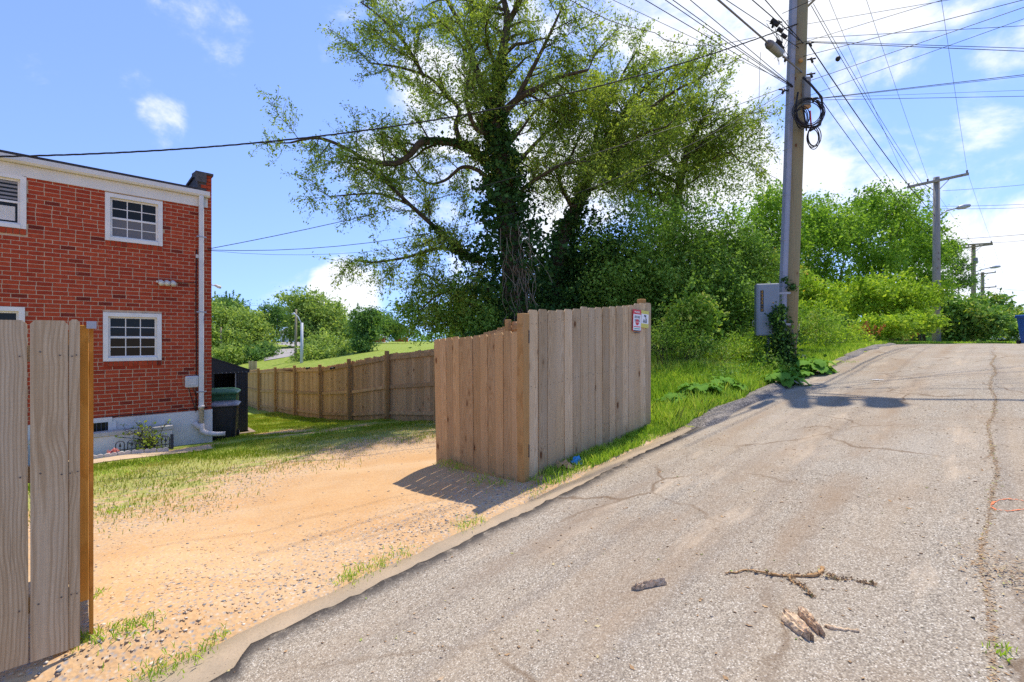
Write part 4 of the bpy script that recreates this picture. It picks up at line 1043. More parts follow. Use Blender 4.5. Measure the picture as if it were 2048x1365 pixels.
# nail heads where pickets meet rails
flat('nail_steel', (.10, .085, .075), .6, .3)
def nails(parent, pts, y, r=.0042):
    g = Geo()
    for x, z in pts: g.tube([(x, y, z), (x, y-.0025, z)], r, 6, smooth=False)
    tag(g.build('nail_heads', 'nail_steel', parent), kind='stuff')
n_ = 17; pw_ = (uB-uA)/n_
nails(front, [(i*pw_+pw_*f+random.uniform(-.006, .006), fz_bot(i*pw_)+zo+.044+random.uniform(-.015, .015)) for i in range(n_) for f in (.25, .72) for zo in (.30, 1.0, 1.72)], -.004)
nails(near, [(a+(b-a)*f+random.uniform(-.005, .005), zb_n+zo+.04+random.uniform(-.015, .015)) for a, b in rects[:3] for f in (.22, .78) for zo in (.25, .95, 1.6)], -.0005)
# ------------------------------------------------------------------ utility poles
PB = PD(1575, 728, 11.5); pu, pvv = UV(PB.x, PB.y); PB.z = float(H(pu, pvv))
PT = PD(1601, -20, 11.6)
lean = (PT-PB)/(PT.z-PB.z)
def pp(z): return PB + lean*(z-PB.z)           # pole axis at world height z
pole = empty('utility_pole', PB, 0, 'tall wooden utility pole with grey cable guard beside the alley', 'pole', 'utility poles along the alley')
def L(p): return Vector(p)-PB
ZTOP = 13.0
Geo().tube([L(pp(PB.z-.3)), L(pp(PB.z+3)), L(pp(PB.z+7)), L(pp(ZTOP))], [.187, .187, .187, .165], 20).build('pole_shaft', 'pole_treated', pole)
gd = Vector((-.96, -.27, 0)).normalized()
def off(z, k_): return L(pp(z)+gd*k_)
r_at = lambda z: .187
g = Geo(); sd = Vector((gd.y, -gd.x, 0))
zs = [PB.z+.25, PB.z+3, PB.z+6, 11.0]; vs_ = []
for z in zs:
    for a, b in ((-.075, -.02), (-.075, .085), (-.05, .11), (.05, .11), (.075, .085), (.075, -.02)): vs_.append(off(z, r_at(z)+b)+sd*a)
g.add(vs_, [(i*6+k_, i*6+k_+1, (i+1)*6+k_+1, (i+1)*6+k_) for i in range(3) for k_ in range(5)]+[(18, 19, 20, 21, 22, 23)]); recalc(g.build('cable_guard', 'guard_grey', pole))
for z in np.arange(PB.z+.9, 10, 1.15): Geo().tube([off(z, r_at(z)+.113)+sd*a for a in (-.085, .085)], .008, 5).build('guard_strap', 'galvanised', pole)
# splice closure box on the front of the pole
fd = Vector((.05, -1, 0)).normalized(); zb, zt = PD(1607, 213, 11.35).z, PD(1607, 155, 11.35).z; c0 = pp(zb)+Vector((.10, -.20, 0))
g = Geo(); q = L(c0); g.box(q.x-.075, q.x+.10, q.y-.08, q.y+.06, q.z, q.z+(zt-zb), .02); g.build('terminal_box', 'splice_grey', pole)
Geo().box(q.x-.07, q.x+.095, q.y-.082, q.y+.03, q.z-.05, q.z-.001).build('terminal_base', 'paper_tan', pole)
Geo().tube([q+Vector((.06, -.09, -.15)), q+Vector((.08, -.1, -.55))], .018, 6).build('tag', 'tag_red', pole)
# coils of slack cable
def coil(cx, cy, rx, ry, n, name):
    random.seed(n+int(cx)); g = Geo()
    for k_ in range(n):
        a0 = random.random()*6; pts = []
        for a in np.linspace(0, 2*math.pi, 25): pts.append(L(PD(cx+rx*(1+.13*math.sin(k_*1.7))*math.cos(a)+2*math.sin(k_*2.1), cy+ry*(1+.1*math.cos(k_*1.3))*math.sin(a)+2*math.cos(k_*3), 11.18-.02*k_)))
        g.tube(pts, .011, 5, cap=False)
    g.build(name, 'cable_black', pole)
coil(1617, 226, 28, 26, 6, 'cable_coil'); coil(1627, 275, 12, 20, 4, 'cable_coil'); coil(1604, 235, 12, 20, 3, 'cable_coil')
def ptube(pts, r, mat='cable_black', name='drop_cable', n=6):
    Geo().tube([L(PD(x, y, d)) for x, y, d in pts], r, n).build(name, mat, pole)
ptube([(1606, 155, 11.2), (1622, 170, 11.1), (1643, 195, 11.1), (1646, 225, 11.1), (1640, 250, 11.1), (1620, 262, 11.1)], .028)
ptube([(1596, 185, 11.2), (1591, 215, 11.2), (1596, 240, 11.15), (1610, 252, 11.1), (1618, 240, 11.1)], .022)
ptube([(1606, 215, 11.2), (1610, 240, 11.15), (1613, 262, 11.15)], .02)
# side brackets and hardware
random.seed(2)
for x, y, dx in ((1618, 120, 14), (1617, 150, 14), (1618, 199, 18), (1616, 88, 12), (1572, 182, -14), (1560, 45, -12), (1550, 50, -10), (1574, 118, -8)):
    g = Geo(); g.tube([L(PD(x-dx*.3, y, 11.4)), L(PD(x+dx, y-3, 11.3))], .02, 6); g.tube([L(PD(x+dx*.3, y-3, 11.35)), L(PD(x+dx*.5, y+5, 11.3))], .03, 6); g.build('bracket', 'cable_black', pole)
Geo().tube([L(PD(1600, 118, 11.32)), L(PD(1602, 124, 11.3))], .05, 8).build('bolt_plate', 'dead_twig', pole)
# tangle of tap wires left of the pole head
g = Geo()
for k_ in range(15):
    a = Vector((random.uniform(1530, 1580), random.uniform(30, 120), 0)); b = Vector((random.uniform(1530, 1585), random.uniform(40, 130), 0)); m1 = (a+b)/2+Vector((random.uniform(-22, 16), random.uniform(-25, 25), 0))
    pts = [a*(1-t)**2+m1*2*t*(1-t)+b*t*t for t in np.linspace(0, 1, 9)]
    g.tube([L(PD(p.x, p.y, 11.2+.2*math.sin(k_))) for p in pts], .006, 4, cap=False)
g.build('tap_wires', 'cable_black', pole)
for x, y in ((1552, 48), (1560, 60), (1548, 42), (1568, 72), (1558, 85), (1562, 95)): Geo().tube([L(PD(x-5, y-3, 11.2)), L(PD(x+5, y+4, 11.2))], .05, 6).build('clamp', 'cable_black', pole)
# ivy at the pole foot
# pole head above the frame: alley arms, transformers (their shadow falls on the road)
for zz in (11.15,):
    c = L(pp(zz)); e = Vector((AY, -AX, 0)); g = Geo(); t = Vector((AX, AY, 0))
    vs_ = [c+e*s+t*a+Vector((0, 0, b)) for s in (-.3, 2.75) for a, b in ((.13, -.04), (.2, -.04), (.2, .04), (.13, .04))]
    g.add(vs_, [(0, 1, 2, 3), (7, 6, 5, 4), (0, 4, 5, 1), (1, 5, 6, 2), (2, 6, 7, 3), (3, 7, 4, 0)]); recalc(g.build('cross_arm', 'pole_grey', pole))
    Geo().tube([c+t*.17+Vector((0, 0, -.8)), c+e*1.3+t*.17+Vector((0, 0, -.05))], .03, 6).build('arm_brace', 'galvanised', pole)
    for s in (2.65, 1.2, .4): g = Geo(); q = c+e*s+t*.17; g.lathe([(.02, .05), (.05, .08), (.03, .12), (.05, .15), (.02, .2)], 10, q); g.build('insulator', 'porcelain', pole)
for s in (.5, 1.15):
    c = L(pp(11.1))+Vector((AY, -AX, 0))*s; g = Geo(); g.lathe([(.22, 0), (.25, .04), (.25, .85), (.27, .87), (.1, .95)], 16, c); tr = g.build('transformer', 'splice_grey', pole)
    g = Geo(); g.lathe([(.03, .95), (.05, 1.0), (.03, 1.05), (.05, 1.1), (.015, 1.2)], 8, c+Vector((.08, 0, 0))); g.build('bushing', 'porcelain', tr)
Geo().tube([L(pp(11.15)), L(pp(11.15))+Vector((AY, -AX, 0))*1.3], .05, 6).build('transformer_bracket', 'galvanised', pole)

# grey cabinet with number
cb = PD(1533, 672, 11.25); cabw = 40/F*11.25; cabh = 103/F*11.25
cab = empty('utility_cabinet', cb, math.radians(-19), 'grey metal cabinet with an orange number strapped beside the utility pole', 'cabinet')
Geo().box(-cabw/2, cabw/2, -.15, .15, .0, cabh, .012).build('case', 'cabinet_grey', cab)
Geo().box(-cabw/2+.035, cabw/2-.012, -.165, -.151, .02, cabh-.02, .004).build('door', 'cabinet_grey', cab)
for i, ch in enumerate('2333-2'):
    z = cabh*.84-i*.088; ch_o = Geo().box(-cabw/2+.085, -cabw/2+.155, -.1675, -.1655, z-.042, z+.04).build('number_plate', 'sticker_black', cab)
    text(cab, ch, -cabw/2+.12, z, .085, 'sticker_orange', -.169)
for x, z in ((.10, .62), (.085, .53)): Geo().box(x, x+.03, -.1675, -.1655, cabh*z, cabh*z+.02).build('sticker', 'sticker_orange', cab)
Geo().tube([(.0, -.15, cabh), (0, -.15, cabh+.03), (.06, -.15, cabh+.03), (.06, -.15, cabh)], .006, 5).build('lifting_eye', 'galvanised', cab)
for x, z in ((-.03, .18), (.0, .18), (.04, .18)): Geo().box(x, x+.01, -.1672, -.1652, cabh*z, cabh*z+.02).build('vent_slot', 'steel_white', cab)
Geo().tube([(-cabw/2, 0, cabh*.3), (-cabw/2-.06, 0, cabh*.28), (-cabw/2-.06, 0, cabh*.2), (-cabw/2, 0, cabh*.18)], .008, 5).build('handle', 'galvanised', cab)
for z in (.2, .8): Geo().box(cabw/2, cabw/2+.28, .02, .06, cabh*z, cabh*z+.05).build('mount_bar', 'galvanised', cab)
Geo().tube([(.05, .05, -.02), (.05, .06, -(cb.z-PB.z)-.1)], .045, 8).build('conduit', 'guard_grey', cab)

# further poles
def line_pole(px, pytop, d, r, label, arms, light=None, mat='pole_grey', extra=None):
    t = PD(px, pytop, d); u, v = UV(t.x, t.y); b = Vector((t.x, t.y, 1.3))
    o = empty('utility_pole', b, 0, label, 'pole', 'utility poles along the alley'); h = t.z-b.z
    Geo().tube([(0, 0, -.6), (0, 0, h*.5), (0, 0, h)], [r*1.15, r, r*.82], 14).build('pole_shaft', mat, o)
    for (x0, y0, x1, y1) in arms:
        a = PV(x0, y0, v+(0 if True else 0)) if False else None
        # arms run square across the alley: keep the pixel direction but the pole's own alley station
        A = PU(x0, y0, u-.2); B = PU(x1, y1, u-.2)
        A = A-b; B = B-b; ax = (B-A).normalized(); n1 = Vector((AX, AY, 0)); up = Vector((0, 0, 1)); w_ = .055
        vs_ = [p+n1*s*w_+up*t_*.06 for p in (A, B) for s, t_ in ((-1, -1), (1, -1), (1, 1), (-1, 1))]
        g = Geo(); g.add(vs_, [(0, 1, 2, 3), (7, 6, 5, 4), (0, 4, 5, 1), (1, 5, 6, 2), (2, 6, 7, 3), (3, 7, 4, 0)]); recalc(g.build('cross_arm', mat, o))
        for f in (.03, .35, .97): q = A+(B-A)*f+up*.06; g = Geo(); g.lathe([(.02, 0), (.045, .04), (.03, .08), (.05, .11), (.02, .16)], 8, q); g.build('insulator', 'porcelain', o)
        mid = Vector((0, 0, (A.z+B.z)/2-.55)); 
        for f in (.28, .72): Geo().tube([mid, A+(B-A)*f], .02, 5).build('arm_brace', 'galvanised', o)
    if light:
        pts = [PD(x, y, d-.1)-b for x, y in light]; g = Geo(); g.tube(pts[:-1], .035, 8); g.build('lamp_arm', 'galvanised', o)
        e0, e1 = pts[-2], pts[-1]; g = Geo(); g.tube([e0+(e1-e0)*f for f in (0, .15, .5, .9, 1)], [.05, .10, .13, .09, .03], 10); l_ = g.build('lamp_head', 'galvanised', o); 
    if extra:
        for x, y in extra: g = Geo(); q = PD(x, y, d-.2)-b; g.lathe([(.10, -.25), (.13, -.2), (.13, .2), (.05, .28)], 10, q); g.build('transformer', 'splice_grey', o)
    return o
line_pole(1873, 355, 24, .165, 'grey wooden utility pole with cross arm and street lamp beyond the crest', [(1814, 375, 1938, 348)], [(1879, 432), (1893, 422), (1913, 417), (1941, 411)])
line_pole(1947, 489, 40, .17, 'brown wooden utility pole with double cross arms farther down the alley', [(1912, 498, 1986, 489), (1903, 492, 1985, 487)], [(1950, 545), (1962, 540), (1980, 536), (2001, 533)], 'far_pole', [(1952, 522)])
line_pole(1965, 545, 57, .20, 'farthest short-looking utility pole with two cross arms above the shrubs', [(1938, 551, 1992, 545), (1954, 577, 1993, 574)], None, 'far_pole')

# ------------------------------------------------------------------ overhead wires
def wire(pts, r, label, sag=0.0, mat='cable_black', name='overhead_wire', group='overhead wires', n=14, twist=False):
    """pts: 3-D points; each span sags"""
    out = []
    for i in range(len(pts)-1):
        a, b = pts[i], pts[i+1]
        for k_ in range(n+1):
            if i and k_ == 0: continue
            t = k_/n; p = a.lerp(b, t); p.z -= sag*4*t*(1-t); out.append(p)
    g = Geo(); o0 = out[0].copy(); r = r*.62
    if twist:
        fine = []
        for i in range(len(out)-1):
            for k_ in range(6): fine.append(out[i].lerp(out[i+1], k_/6))
        for ph in (0, 2.1, 4.2): g.tube([p-o0+Vector((0, math.cos(i*.9+ph), math.sin(i*.9+ph)))*r*.7 for i, p in enumerate(fine)], r*.62, 4, cap=False)
    else: g.tube([p-o0 for p in out], r, 5)
    o = g.build(name, mat); o.location = o0; return tag(o, label, 'wire', group)
def PP(x, y): return pp(CZ+(682.5-y)/F*11.5)+Vector((((x-1600)/F)*11.4, -.1, 0))
house_eave = PV(-25, 314, HV-.1); corner = W(HU-.08, HV-.05, wz(412, 499))
wire([house_eave, pp(9.9)+Vector((0, -.1, 0))], .021, 'thick twisted service cable sweeping from the roof edge past the tree to the pole', .78, twist=True, n=26)
wire([corner, PP(1580, 172)], .012, 'thin dark wire from the house corner through the tree to the pole', .35, n=20)
wire([corner+Vector((0, 0, -.02)), PP(1585, 176)], .011, 'lower slack wire from the house corner into the tree', 1.15, n=20)
wire([corner+Vector((0, 0, -.03)), PP(1585, 178)], .006, 'thinnest lowest wire leaving the house corner', 1.4, n=20)
def wz2(x0, y0, z0, x1, y1, z1, r, label, sag=0.0, ext=1.0, **k_):
    a = PZ(x0, y0, z0); b = PZ(x1, y1, z1); b = a+(b-a)*ext; return wire([a, b], r, label, sag, **k_)
def from_pole(x, y, x1, y1, r, label, ext=2.2, sag=0.0, dz=0.0, **k_):
    a = PP(x, y); b = PZ(x1, y1, a.z+dz); b = a+(b-a)*ext; return wire([a, b], r, label, sag, **k_)
# toward the upper left of the pole
from_pole(1588, 178, 1290, 0, .012, 'wire rising to the upper left, leftmost of the fan at the pole terminal', 1.6)
from_pole(1588, 177, 1330, 0, .012, 'wire rising to the upper left, second of the fan at the pole terminal', 1.6)
from_pole(1588, 176, 1345, 0, .012, 'wire rising to the upper left, third of the fan at the pole terminal', 1.6)
from_pole(1588, 175, 1380, 0, .012, 'wire rising to the upper left, fourth of the fan at the pole terminal', 1.6)
from_pole(1588, 172, 1225, 0, .008, 'thin pale wire rising flattest of the fan left of the pole terminal', 1.6)
from_pole(1600, 100, 1452, 0, .013, 'wire crossing from the pole head toward upper left above the grey splice case', 1.7)
from_pole(1608, 92, 1530, 0, .016, 'steep dark wire from the pole head over the tangle of taps', 1.7)
from_pole(1600, 85, 1504, 0, .018, 'heavier cable with clamps running into the tangle of taps', 1.7)
sc_ = from_pole(1608, 150, 1436, 0, .032, 'thick grey telephone cable carrying the cylindrical splice case', 1.6, mat='cable_grey')
# hanging splice case
a = PP(1608, 150); b = PZ(1436, 0, a.z); t = (b-a).normalized()
ctr = PD(1545, 104, 1); 
best = min((((1024+F*q.x/q.y-1545)**2+(682.5-F*(q.z-CZ)/q.y-104)**2), k_) for k_ in range(200) for q in [a+(b-a)*(k_/200)])[1]
q = a+(b-a)*(best/200); sp = empty('splice_case', q, 0, 'grey cylindrical splice case hung on the thick telephone cable left of the pole', 'splice case')
Geo().tube([t*-.30, t*-.27, t*.26, t*.29], [.055, .092, .092, .055], 14).build('case', 'splice_grey', sp)
Geo().tube([t*.26, t*.36], [.096, .07], 14).build('end_cap', 'cable_grey', sp); Geo().tube([t*-.36, t*-.27], [.04, .065], 14).build('end_cap', 'cable_grey', sp)
# slack drop wire hanging free, and the loose wire over the tree
wire([PD(x, y, 11.0) for x, y in ((1521, 105), (1519, 150), (1518, 215), (1523, 225), (1518, 300), (1517, 325), (1524, 343), (1554, 358))], .008, 'loose wire end hanging in a curve left of the utility pole', 0, n=4)
wire([PD(x, y, d) for x, y, d in ((1130, -5, 8.0), (1215, 40, 8.4), (1250, 52, 8.8), (1310, 66, 9.2), (1330, 80, 9.4), (1380, 91, 9.9), (1436, 91, 10.4), (1512, 75, 11.1))], .011, 'kinked slack cable looping over the tree top toward the splice case', 0, n=5)
# to the right
from_pole(1610, 78, 2048, 52, .010, 'wire to the right edge, nearly level, upper of the pair beneath the pole head', 1.5)
from_pole(1612, 86, 2048, 103, .014, 'wire to the right edge drooping slightly, lower double line', 1.5)
from_pole(1612, 84, 2048, 97, .012, 'wire to the right edge drooping slightly, upper double line', 1.5)
from_pole(1605, 50, 1900, 0, .009, 'wire rising to the top right corner, highest of the right hand fan', 1.5)
from_pole(1590, 118, 2048, 0, .012, 'wire rising to the right, second of the right hand fan', 1.4)
from_pole(1585, 92, 1870, 5, .010, 'wire rising to the right and crossing behind the pole head', 1.5)
from_pole(1600, 170, 2048, 15, .011, 'wire rising to the right, third of the right hand fan', 1.4)
from_pole(1600, 200, 2048, 38, .008, 'thin wire rising to the right, lowest of the right hand fan', 1.4)
from_pole(1625, 200, 2048, 150, .013, 'dark wire to the right edge from the lower pole bracket, upper', 1.5)
from_pole(1625, 201, 2048, 153, .009, 'dark wire to the right edge from the lower pole bracket, twin below it', 1.5)
from_pole(1625, 202, 2048, 193, .010, 'nearly level wire to the right edge from the lower pole bracket', 1.5)
from_pole(1625, 198, 2048, 181, .006, 'faint thin wire to the right edge between the lower bracket wires', 1.5)
from_pole(1560, 28, 1626, 0, .012, 'short steep wire crossing the pole head to the upper right', 1.8)
# along the alley
def along(x0, y0, x1, y1, z, r, label, ext=1.0, sag=.0):
    a = PZ(x0, y0, z); b = PZ(x1, y1, z); return wire([b, b+(a-b)*ext], r, label, sag)
ztop2 = PD(1873, 360, 24).z
ins = [(1817, 372), (1857, 361), (1935, 345)]
nxt = [(1912, 496), (1947, 488), (1985, 487)]
for i, ((x0, y0), (x1, y1), vv) in enumerate(zip(ins, nxt, (3.1, 2.4, 1.0))):
    a = PD(x0, y0, 24-.6*(i-1)*0); b = PD(x1, y1, 40); t_ = W(pu-.1, vv, 11.35); back = W(-22, vv, 10.6)
    lab = ['left', 'middle', 'right'][i]
    wire([back, t_, a, b, b+(b-a)*1.0], .008, f'power line over the alley on the {lab} insulator of the farther cross arm', .12, name='power_line', group='power lines along the alley')
def to_far(x, y, r, label, x1, y1, d1=24, x2=None, y2=None, d2=40, sag=.25):
    pts = [PP(x, y), PD(x1, y1, d1)]
    if x2: pts.append(PD(x2, y2, d2))
    wire(pts, r, label, sag)
to_far(1616, 90, .022, 'thick cable from the pole head down to the grey pole at lamp level', 1868, 430, 23.8, 1943, 545)
to_far(1620, 120, .009, 'thin wire from a side bracket down behind the lime shrubs', 1866, 470, 23.8, 1942, 560)
to_far(1640, 195, .014, 'cable from the slack coil down to the grey pole', 1866, 478, 23.8, 1942, 566)
to_far(1618, 12, .012, 'steep wire from the pole top to the grey pole just below its cross arm', 1868, 412, 23.8, 1943, 530)
to_far(1622, 8, .010, 'second steep wire from the pole top to the grey pole below its cross arm', 1869, 400, 23.8, 1944, 524)
for i, (x, y, x1, y1, d) in enumerate(((1885, 382, 2048, 366, 24), (1884, 413, 2048, 405, 24), (1884, 418, 2048, 412, 24), (1890, 480, 2048, 466, 30), (1985, 486, 2048, 479, 40), (1992, 577, 2048, 580, 57))):
    a = PD(x, y, d); b = PZ(x1, y1, a.z); wire([a, a+(b-a)*2], .014 if d < 30 else .02, ['level wire leaving the grey pole to the right below its cross arm', 'upper of two wires leaving the grey pole near the lamp arm', 'lower of two wires leaving the grey pole near the lamp arm', 'sloping wire crossing low behind the grey pole to the right edge', 'wire leaving the brown pole cross arm to the right edge', 'lowest far wire leaving the farthest pole to the right edge'][i], .1)
ball = Geo(); q = PD(1676, 118, 11.2); ball.lathe([(.02, -.06), (.05, -.03), (.055, 0), (.05, .03), (.02, .06)], 10); o = ball.build('cable_ball', 'cable_black'); o.location = q; tag(o, 'small dark ball fitting on a wire right of the pole', 'fitting')
# ------------------------------------------------------------------ vegetation
def smooth_path(pts, n):
    pts = [Vector(p) for p in pts]; m = len(pts)-1; out = []
    for i in range(m):
        p0 = pts[max(i-1, 0)]; p1 = pts[i]; p2 = pts[i+1]; p3 = pts[min(i+2, m)]
        for k_ in range(n):
            t = k_/n; out.append(.5*((2*p1)+(p2-p0)*t+(2*p0-5*p1+4*p2-p3)*t*t+(3*p1-p0-3*p2+p3)*t**3))
    out.append(pts[-1]); return out
class Tree:
    """limbs given as 3-D polylines, side branches and twigs grown from them, leaves along the twigs"""
    def __init__(s, seed): s.r = random.Random(seed); s.g = Geo(); s.L = []; s.T = []
    def rv(s): return Vector((s.r.gauss(0, 1), s.r.gauss(0, 1), s.r.gauss(0, 1)))
    def limb(s, pts, r0, r1, sides=8, spawn=None, n=5, start=.15):
        P = smooth_path(pts, n); m = len(P)
        s.g.tube(P, [r0+(r1-r0)*(i/(m-1)) for i in range(m)], sides)
        if spawn:
            step, ln, up, leafy = spawn; d = 0.0; tot = sum((P[i+1]-P[i]).length for i in range(m-1)); acc = 0; nxt = tot*start
            for i in range(m-1):
                seg = (P[i+1]-P[i]); acc += seg.length
                while acc > nxt:
                    t = seg.normalized(); f = nxt/tot
                    s.branch(P[i], t, ln*(.55+.9*s.r.random())*(1.1-.45*f), max(.006, (r0+(r1-r0)*f)*.42), up, leafy); nxt += step*(.6+.8*s.r.random())
            s.branch(P[-1], (P[-1]-P[-2]).normalized(), ln*.8, max(.006, r1*.9), up, leafy, fwd=1.2)
    def branch(s, p, t, ln, r, up, leafy, fwd=.45):
        d = s.rv(); d = (d-t*d.dot(t)).normalized(); d = (d+t*fwd+Vector((0, 0, up))).normalized()
        k_ = max(3, int(ln/.28)); P = [p]; cur = d
        for i in range(k_):
            cur = (cur+s.rv()*.20+Vector((0, 0, up*.06-leafy.get('droop', 0)*i/k_))).normalized(); P.append(P[-1]+cur*(ln/k_))
        s.g.tube(P, [max(.004, r*(1-.8*i/k_)) for i in range(k_+1)], 4, cap=False)
        tw = leafy['twig']; n = int(ln/leafy['tstep'])
        for j in range(n):
            f = .12+.88*(j+s.r.random())/n; i = min(k_-1, int(f*k_)); q = P[i].lerp(P[i+1], f*k_-i); tt = (P[i+1]-P[i]).normalized()
            e = s.rv(); e = (e-tt*e.dot(tt)).normalized(); e = (e+tt*.7+Vector((0, 0, .1-leafy.get('droop', 0)))).normalized(); l_ = tw*(.5+s.r.random())*(1.1-.5*f)
            mid = q+e*l_*.5+s.rv()*.04; end = q+e*l_+s.rv()*.06-Vector((0, 0, leafy.get('droop', 0)*l_*.3))
            if leafy.get('wood', True): s.g.tube([q, mid, end], [.006, .004, .002], 3, cap=False)
            c = max(2, int(l_/leafy['lstep']))
            for h in range(c):
                w_ = (h+.5)/c; b = (q.lerp(mid, w_*2) if w_ < .5 else mid.lerp(end, w_*2-1)); s.L.append(b+s.rv()*leafy.get('spread', .03)); s.T.append(e)
    def finish(s, name, base, label, cat, leafmat, size, aspect=.4, group=None, barkmat='tree_bark', droop=.35):
        o = empty(name, base, 0, label, cat, group); s.g.v = [tuple(Vector(p)-Vector(base)) for p in s.g.v]
        s.g.build('trunk', barkmat, o)
        P = np.array([tuple(p) for p in s.L])-np.array(tuple(base)); T = np.array([tuple(t) for t in s.T])
        leaves('crown', P, size, leafmat, o, aspect, droop, T=T*.8); return o
def cl_points(ells, ncl, per, spread, seed, shell=.55, zmin=None, lobes=0):
    """leaf positions in clumps through a union of ellipsoids, denser toward the outside"""
    if lobes:
        q_ = np.random.default_rng(seed+900); new = []
        for c, rad in ells:
            for k_ in range(lobes):
                d = q_.normal(size=3); d /= np.linalg.norm(d); d[2] = d[2]*.8+.15; f = .5+.42*q_.random(); g_ = .22+.26*q_.random()
                new.append((np.array(tuple(c))+d*f*np.array(rad), tuple(np.array(rad)*g_)))
        ells = new+[(c, tuple(.6*x for x in r0)) for c, r0 in ells]
    r_ = np.random.default_rng(seed); vol = np.array([e[1][0]*e[1][1]*e[1][2] for e in ells])**.75; pr = vol/vol.sum(); out = []
    for i, (c, rad) in enumerate(ells):
        n = max(6, int(ncl*pr[i])); d = r_.normal(size=(n, 3)); d /= np.linalg.norm(d, axis=1, keepdims=True)
        rr = shell+(1.02-shell)*r_.random(n)**.6; rr *= 1+.14*np.sin(d[:, 0]*5+i)*np.cos(d[:, 2]*4+i*2)+.10*r_.normal(size=n)
        cc = np.array(tuple(c))+d*rr[:, None]*np.array(rad); sz = spread*(.5+r_.random(n))
        pts = cc[:, None]+r_.normal(size=(n, per, 3))*sz[:, None, None]*np.array([1, 1, .7]); out.append(pts.reshape(-1, 3))
    P = np.concatenate(out)
    if zmin is not None: P = P[P[:, 2] > zmin]
    return P
def shrub(name, ells, ncl, per, spread, size, mat, label, cat='shrub', group=None, seed=1, aspect=.5, shell=.5, stems=6, zmin=None, droop=.2, extra=None, lobes=12):
    ells = [(Vector(c), r_) for c, r_ in ells]; c0 = ells[0][0].copy(); u, v = UV(c0.x, c0.y); base = Vector((c0.x, c0.y, float(H(u, v)) if abs(c0.y) < 45 else min(c[2]-r_[2] for c, r_ in [(tuple(c), r_) for c, r_ in ells])))
    o = empty(name, base, 0, label, cat, group); P = cl_points(ells, ncl, per, spread, seed, shell, base.z-.05 if zmin is None else zmin, lobes if cat != 'plant' else 0)
    if cat != 'plant':                       # ragged sprays standing out of the outline
        q_ = np.random.default_rng(seed+300); S = []
        for k_ in range(max(14, int(len(P)/260))):
            c, rad = ells[q_.integers(len(ells))]; c_ = np.array(tuple(c)); d = q_.normal(size=3); d[2] = abs(d[2])*.8+.1; d /= np.linalg.norm(d); st_ = c_+d*np.array(rad)*(.75+.25*q_.random()); dr = d+np.array([0, 0, .5])+q_.normal(size=3)*.4; dr /= np.linalg.norm(dr); ln = min(rad)*(.25+.35*q_.random())
            f = q_.random((26, 1)); S.append(st_+dr*ln*f+q_.normal(size=(26, 3))*spread*.22*(1.1-f))
        P = np.concatenate([P]+S)
    leaves('foliage' if cat in ('shrub', 'plant') else 'crown', P-np.array(tuple(base)), size, mat, o, aspect, droop)
    if extra: leaves('coloured_foliage', P[rng.choice(len(P), int(len(P)*extra[1]), False)]-np.array(tuple(base))+[0, 0, .03], size, extra[0], o, aspect, droop)
    if stems:
        rr = random.Random(seed); g = Geo()
        for k_ in range(stems):
            c, rad = ells[k_ % len(ells)]; e = c+Vector((rr.uniform(-.6, .6)*rad[0], rr.uniform(-.6, .6)*rad[1], rr.uniform(.1, .75)*rad[2])); b = base+Vector((rr.uniform(-.25, .25)*rad[0], rr.uniform(-.2, .2)*rad[1], 0))
            m = b.lerp(e, .5)+Vector((rr.gauss(0, .1), rr.gauss(0, .1), .1))*rad[2]*.5; t_ = .012*max(rad) if cat != 'tree' else .028*max(rad)
            g.tube([q-base for q in smooth_path([b, m, e], 4)], [t_*(1-.09*i) for i in range(9)], 5)
        g.build('stem' if cat in ('shrub', 'plant') else 'trunk', 'tree_bark', o)
    return o

# --- the big ivy-clad tree behind the fence
T0 = 14.0
def tp(x, y, d=T0): return PD(x, y, d)
def cp(cx, cy, d=T0): return PD(520+cx/2.133, cy/2.133, d)
bt = Tree(4); lf = dict(twig=.68, tstep=.075, lstep=.0185, droop=.10, spread=.06)
sp = (.27, 1.85, .25, lf)
bt.limb([tp(1036, 745), tp(1034, 640), tp(1026, 520), tp(1012, 420), tp(1003, 330), cp(1000, 480)], .42, .24, 14, None)
bt.limb([cp(1000, 480), cp(1010, 400, 13.9), cp(1030, 250, 13.8), cp(1055, 90, 13.8), cp(1035, -30, 13.9), cp(1010, -260, 14)], .20, .05, 10, sp)
bt.limb([cp(1050, 110, 13.8), cp(1110, 0, 13.6), cp(1150, -150, 13.4)], .11, .04, 8, sp)
bt.limb([cp(1005, 500), cp(975, 440, 14.1), cp(920, 290, 14.3), cp(878, 150, 14.4), cp(800, 0, 14.6), cp(740, -160, 14.8)], .15, .04, 8, sp)
bt.limb([cp(1015, 520), cp(1060, 460, 13.8), cp(1120, 410, 13.6), cp(1210, 365, 13.4), cp(1275, 330, 13.2), cp(1400, 300, 13)], .14, .035, 8, sp)
bt.limb([cp(1090, 430, 13.7), cp(1160, 300, 13.5), cp(1230, 160, 13.3), cp(1290, 30, 13.1)], .09, .03, 6, sp)
bt.limb([cp(985, 705), cp(900, 640, 13.9), cp(840, 612, 13.8), cp(700, 605, 13.7), cp(640, 660, 13.6), cp(580, 698, 13.5), cp(460, 688, 13.3), cp(380, 640, 13.2), cp(250, 590, 13.1), cp(130, 610, 13)], .15, .025, 10, (.26, 1.35, .1, lf), start=.3)
bt.limb([cp(860, 625, 13.8), cp(835, 540, 14), cp(850, 470, 14.1), cp(790, 400, 14.2), cp(720, 330, 14.3), cp(600, 290, 14.4), cp(470, 270, 14.5)], .09, .025, 7, sp, start=.2)
bt.limb([cp(700, 330, 14.2), cp(620, 190, 14.3), cp(520, 80, 14.4), cp(430, 10, 14.4)], .06, .02, 6, sp)
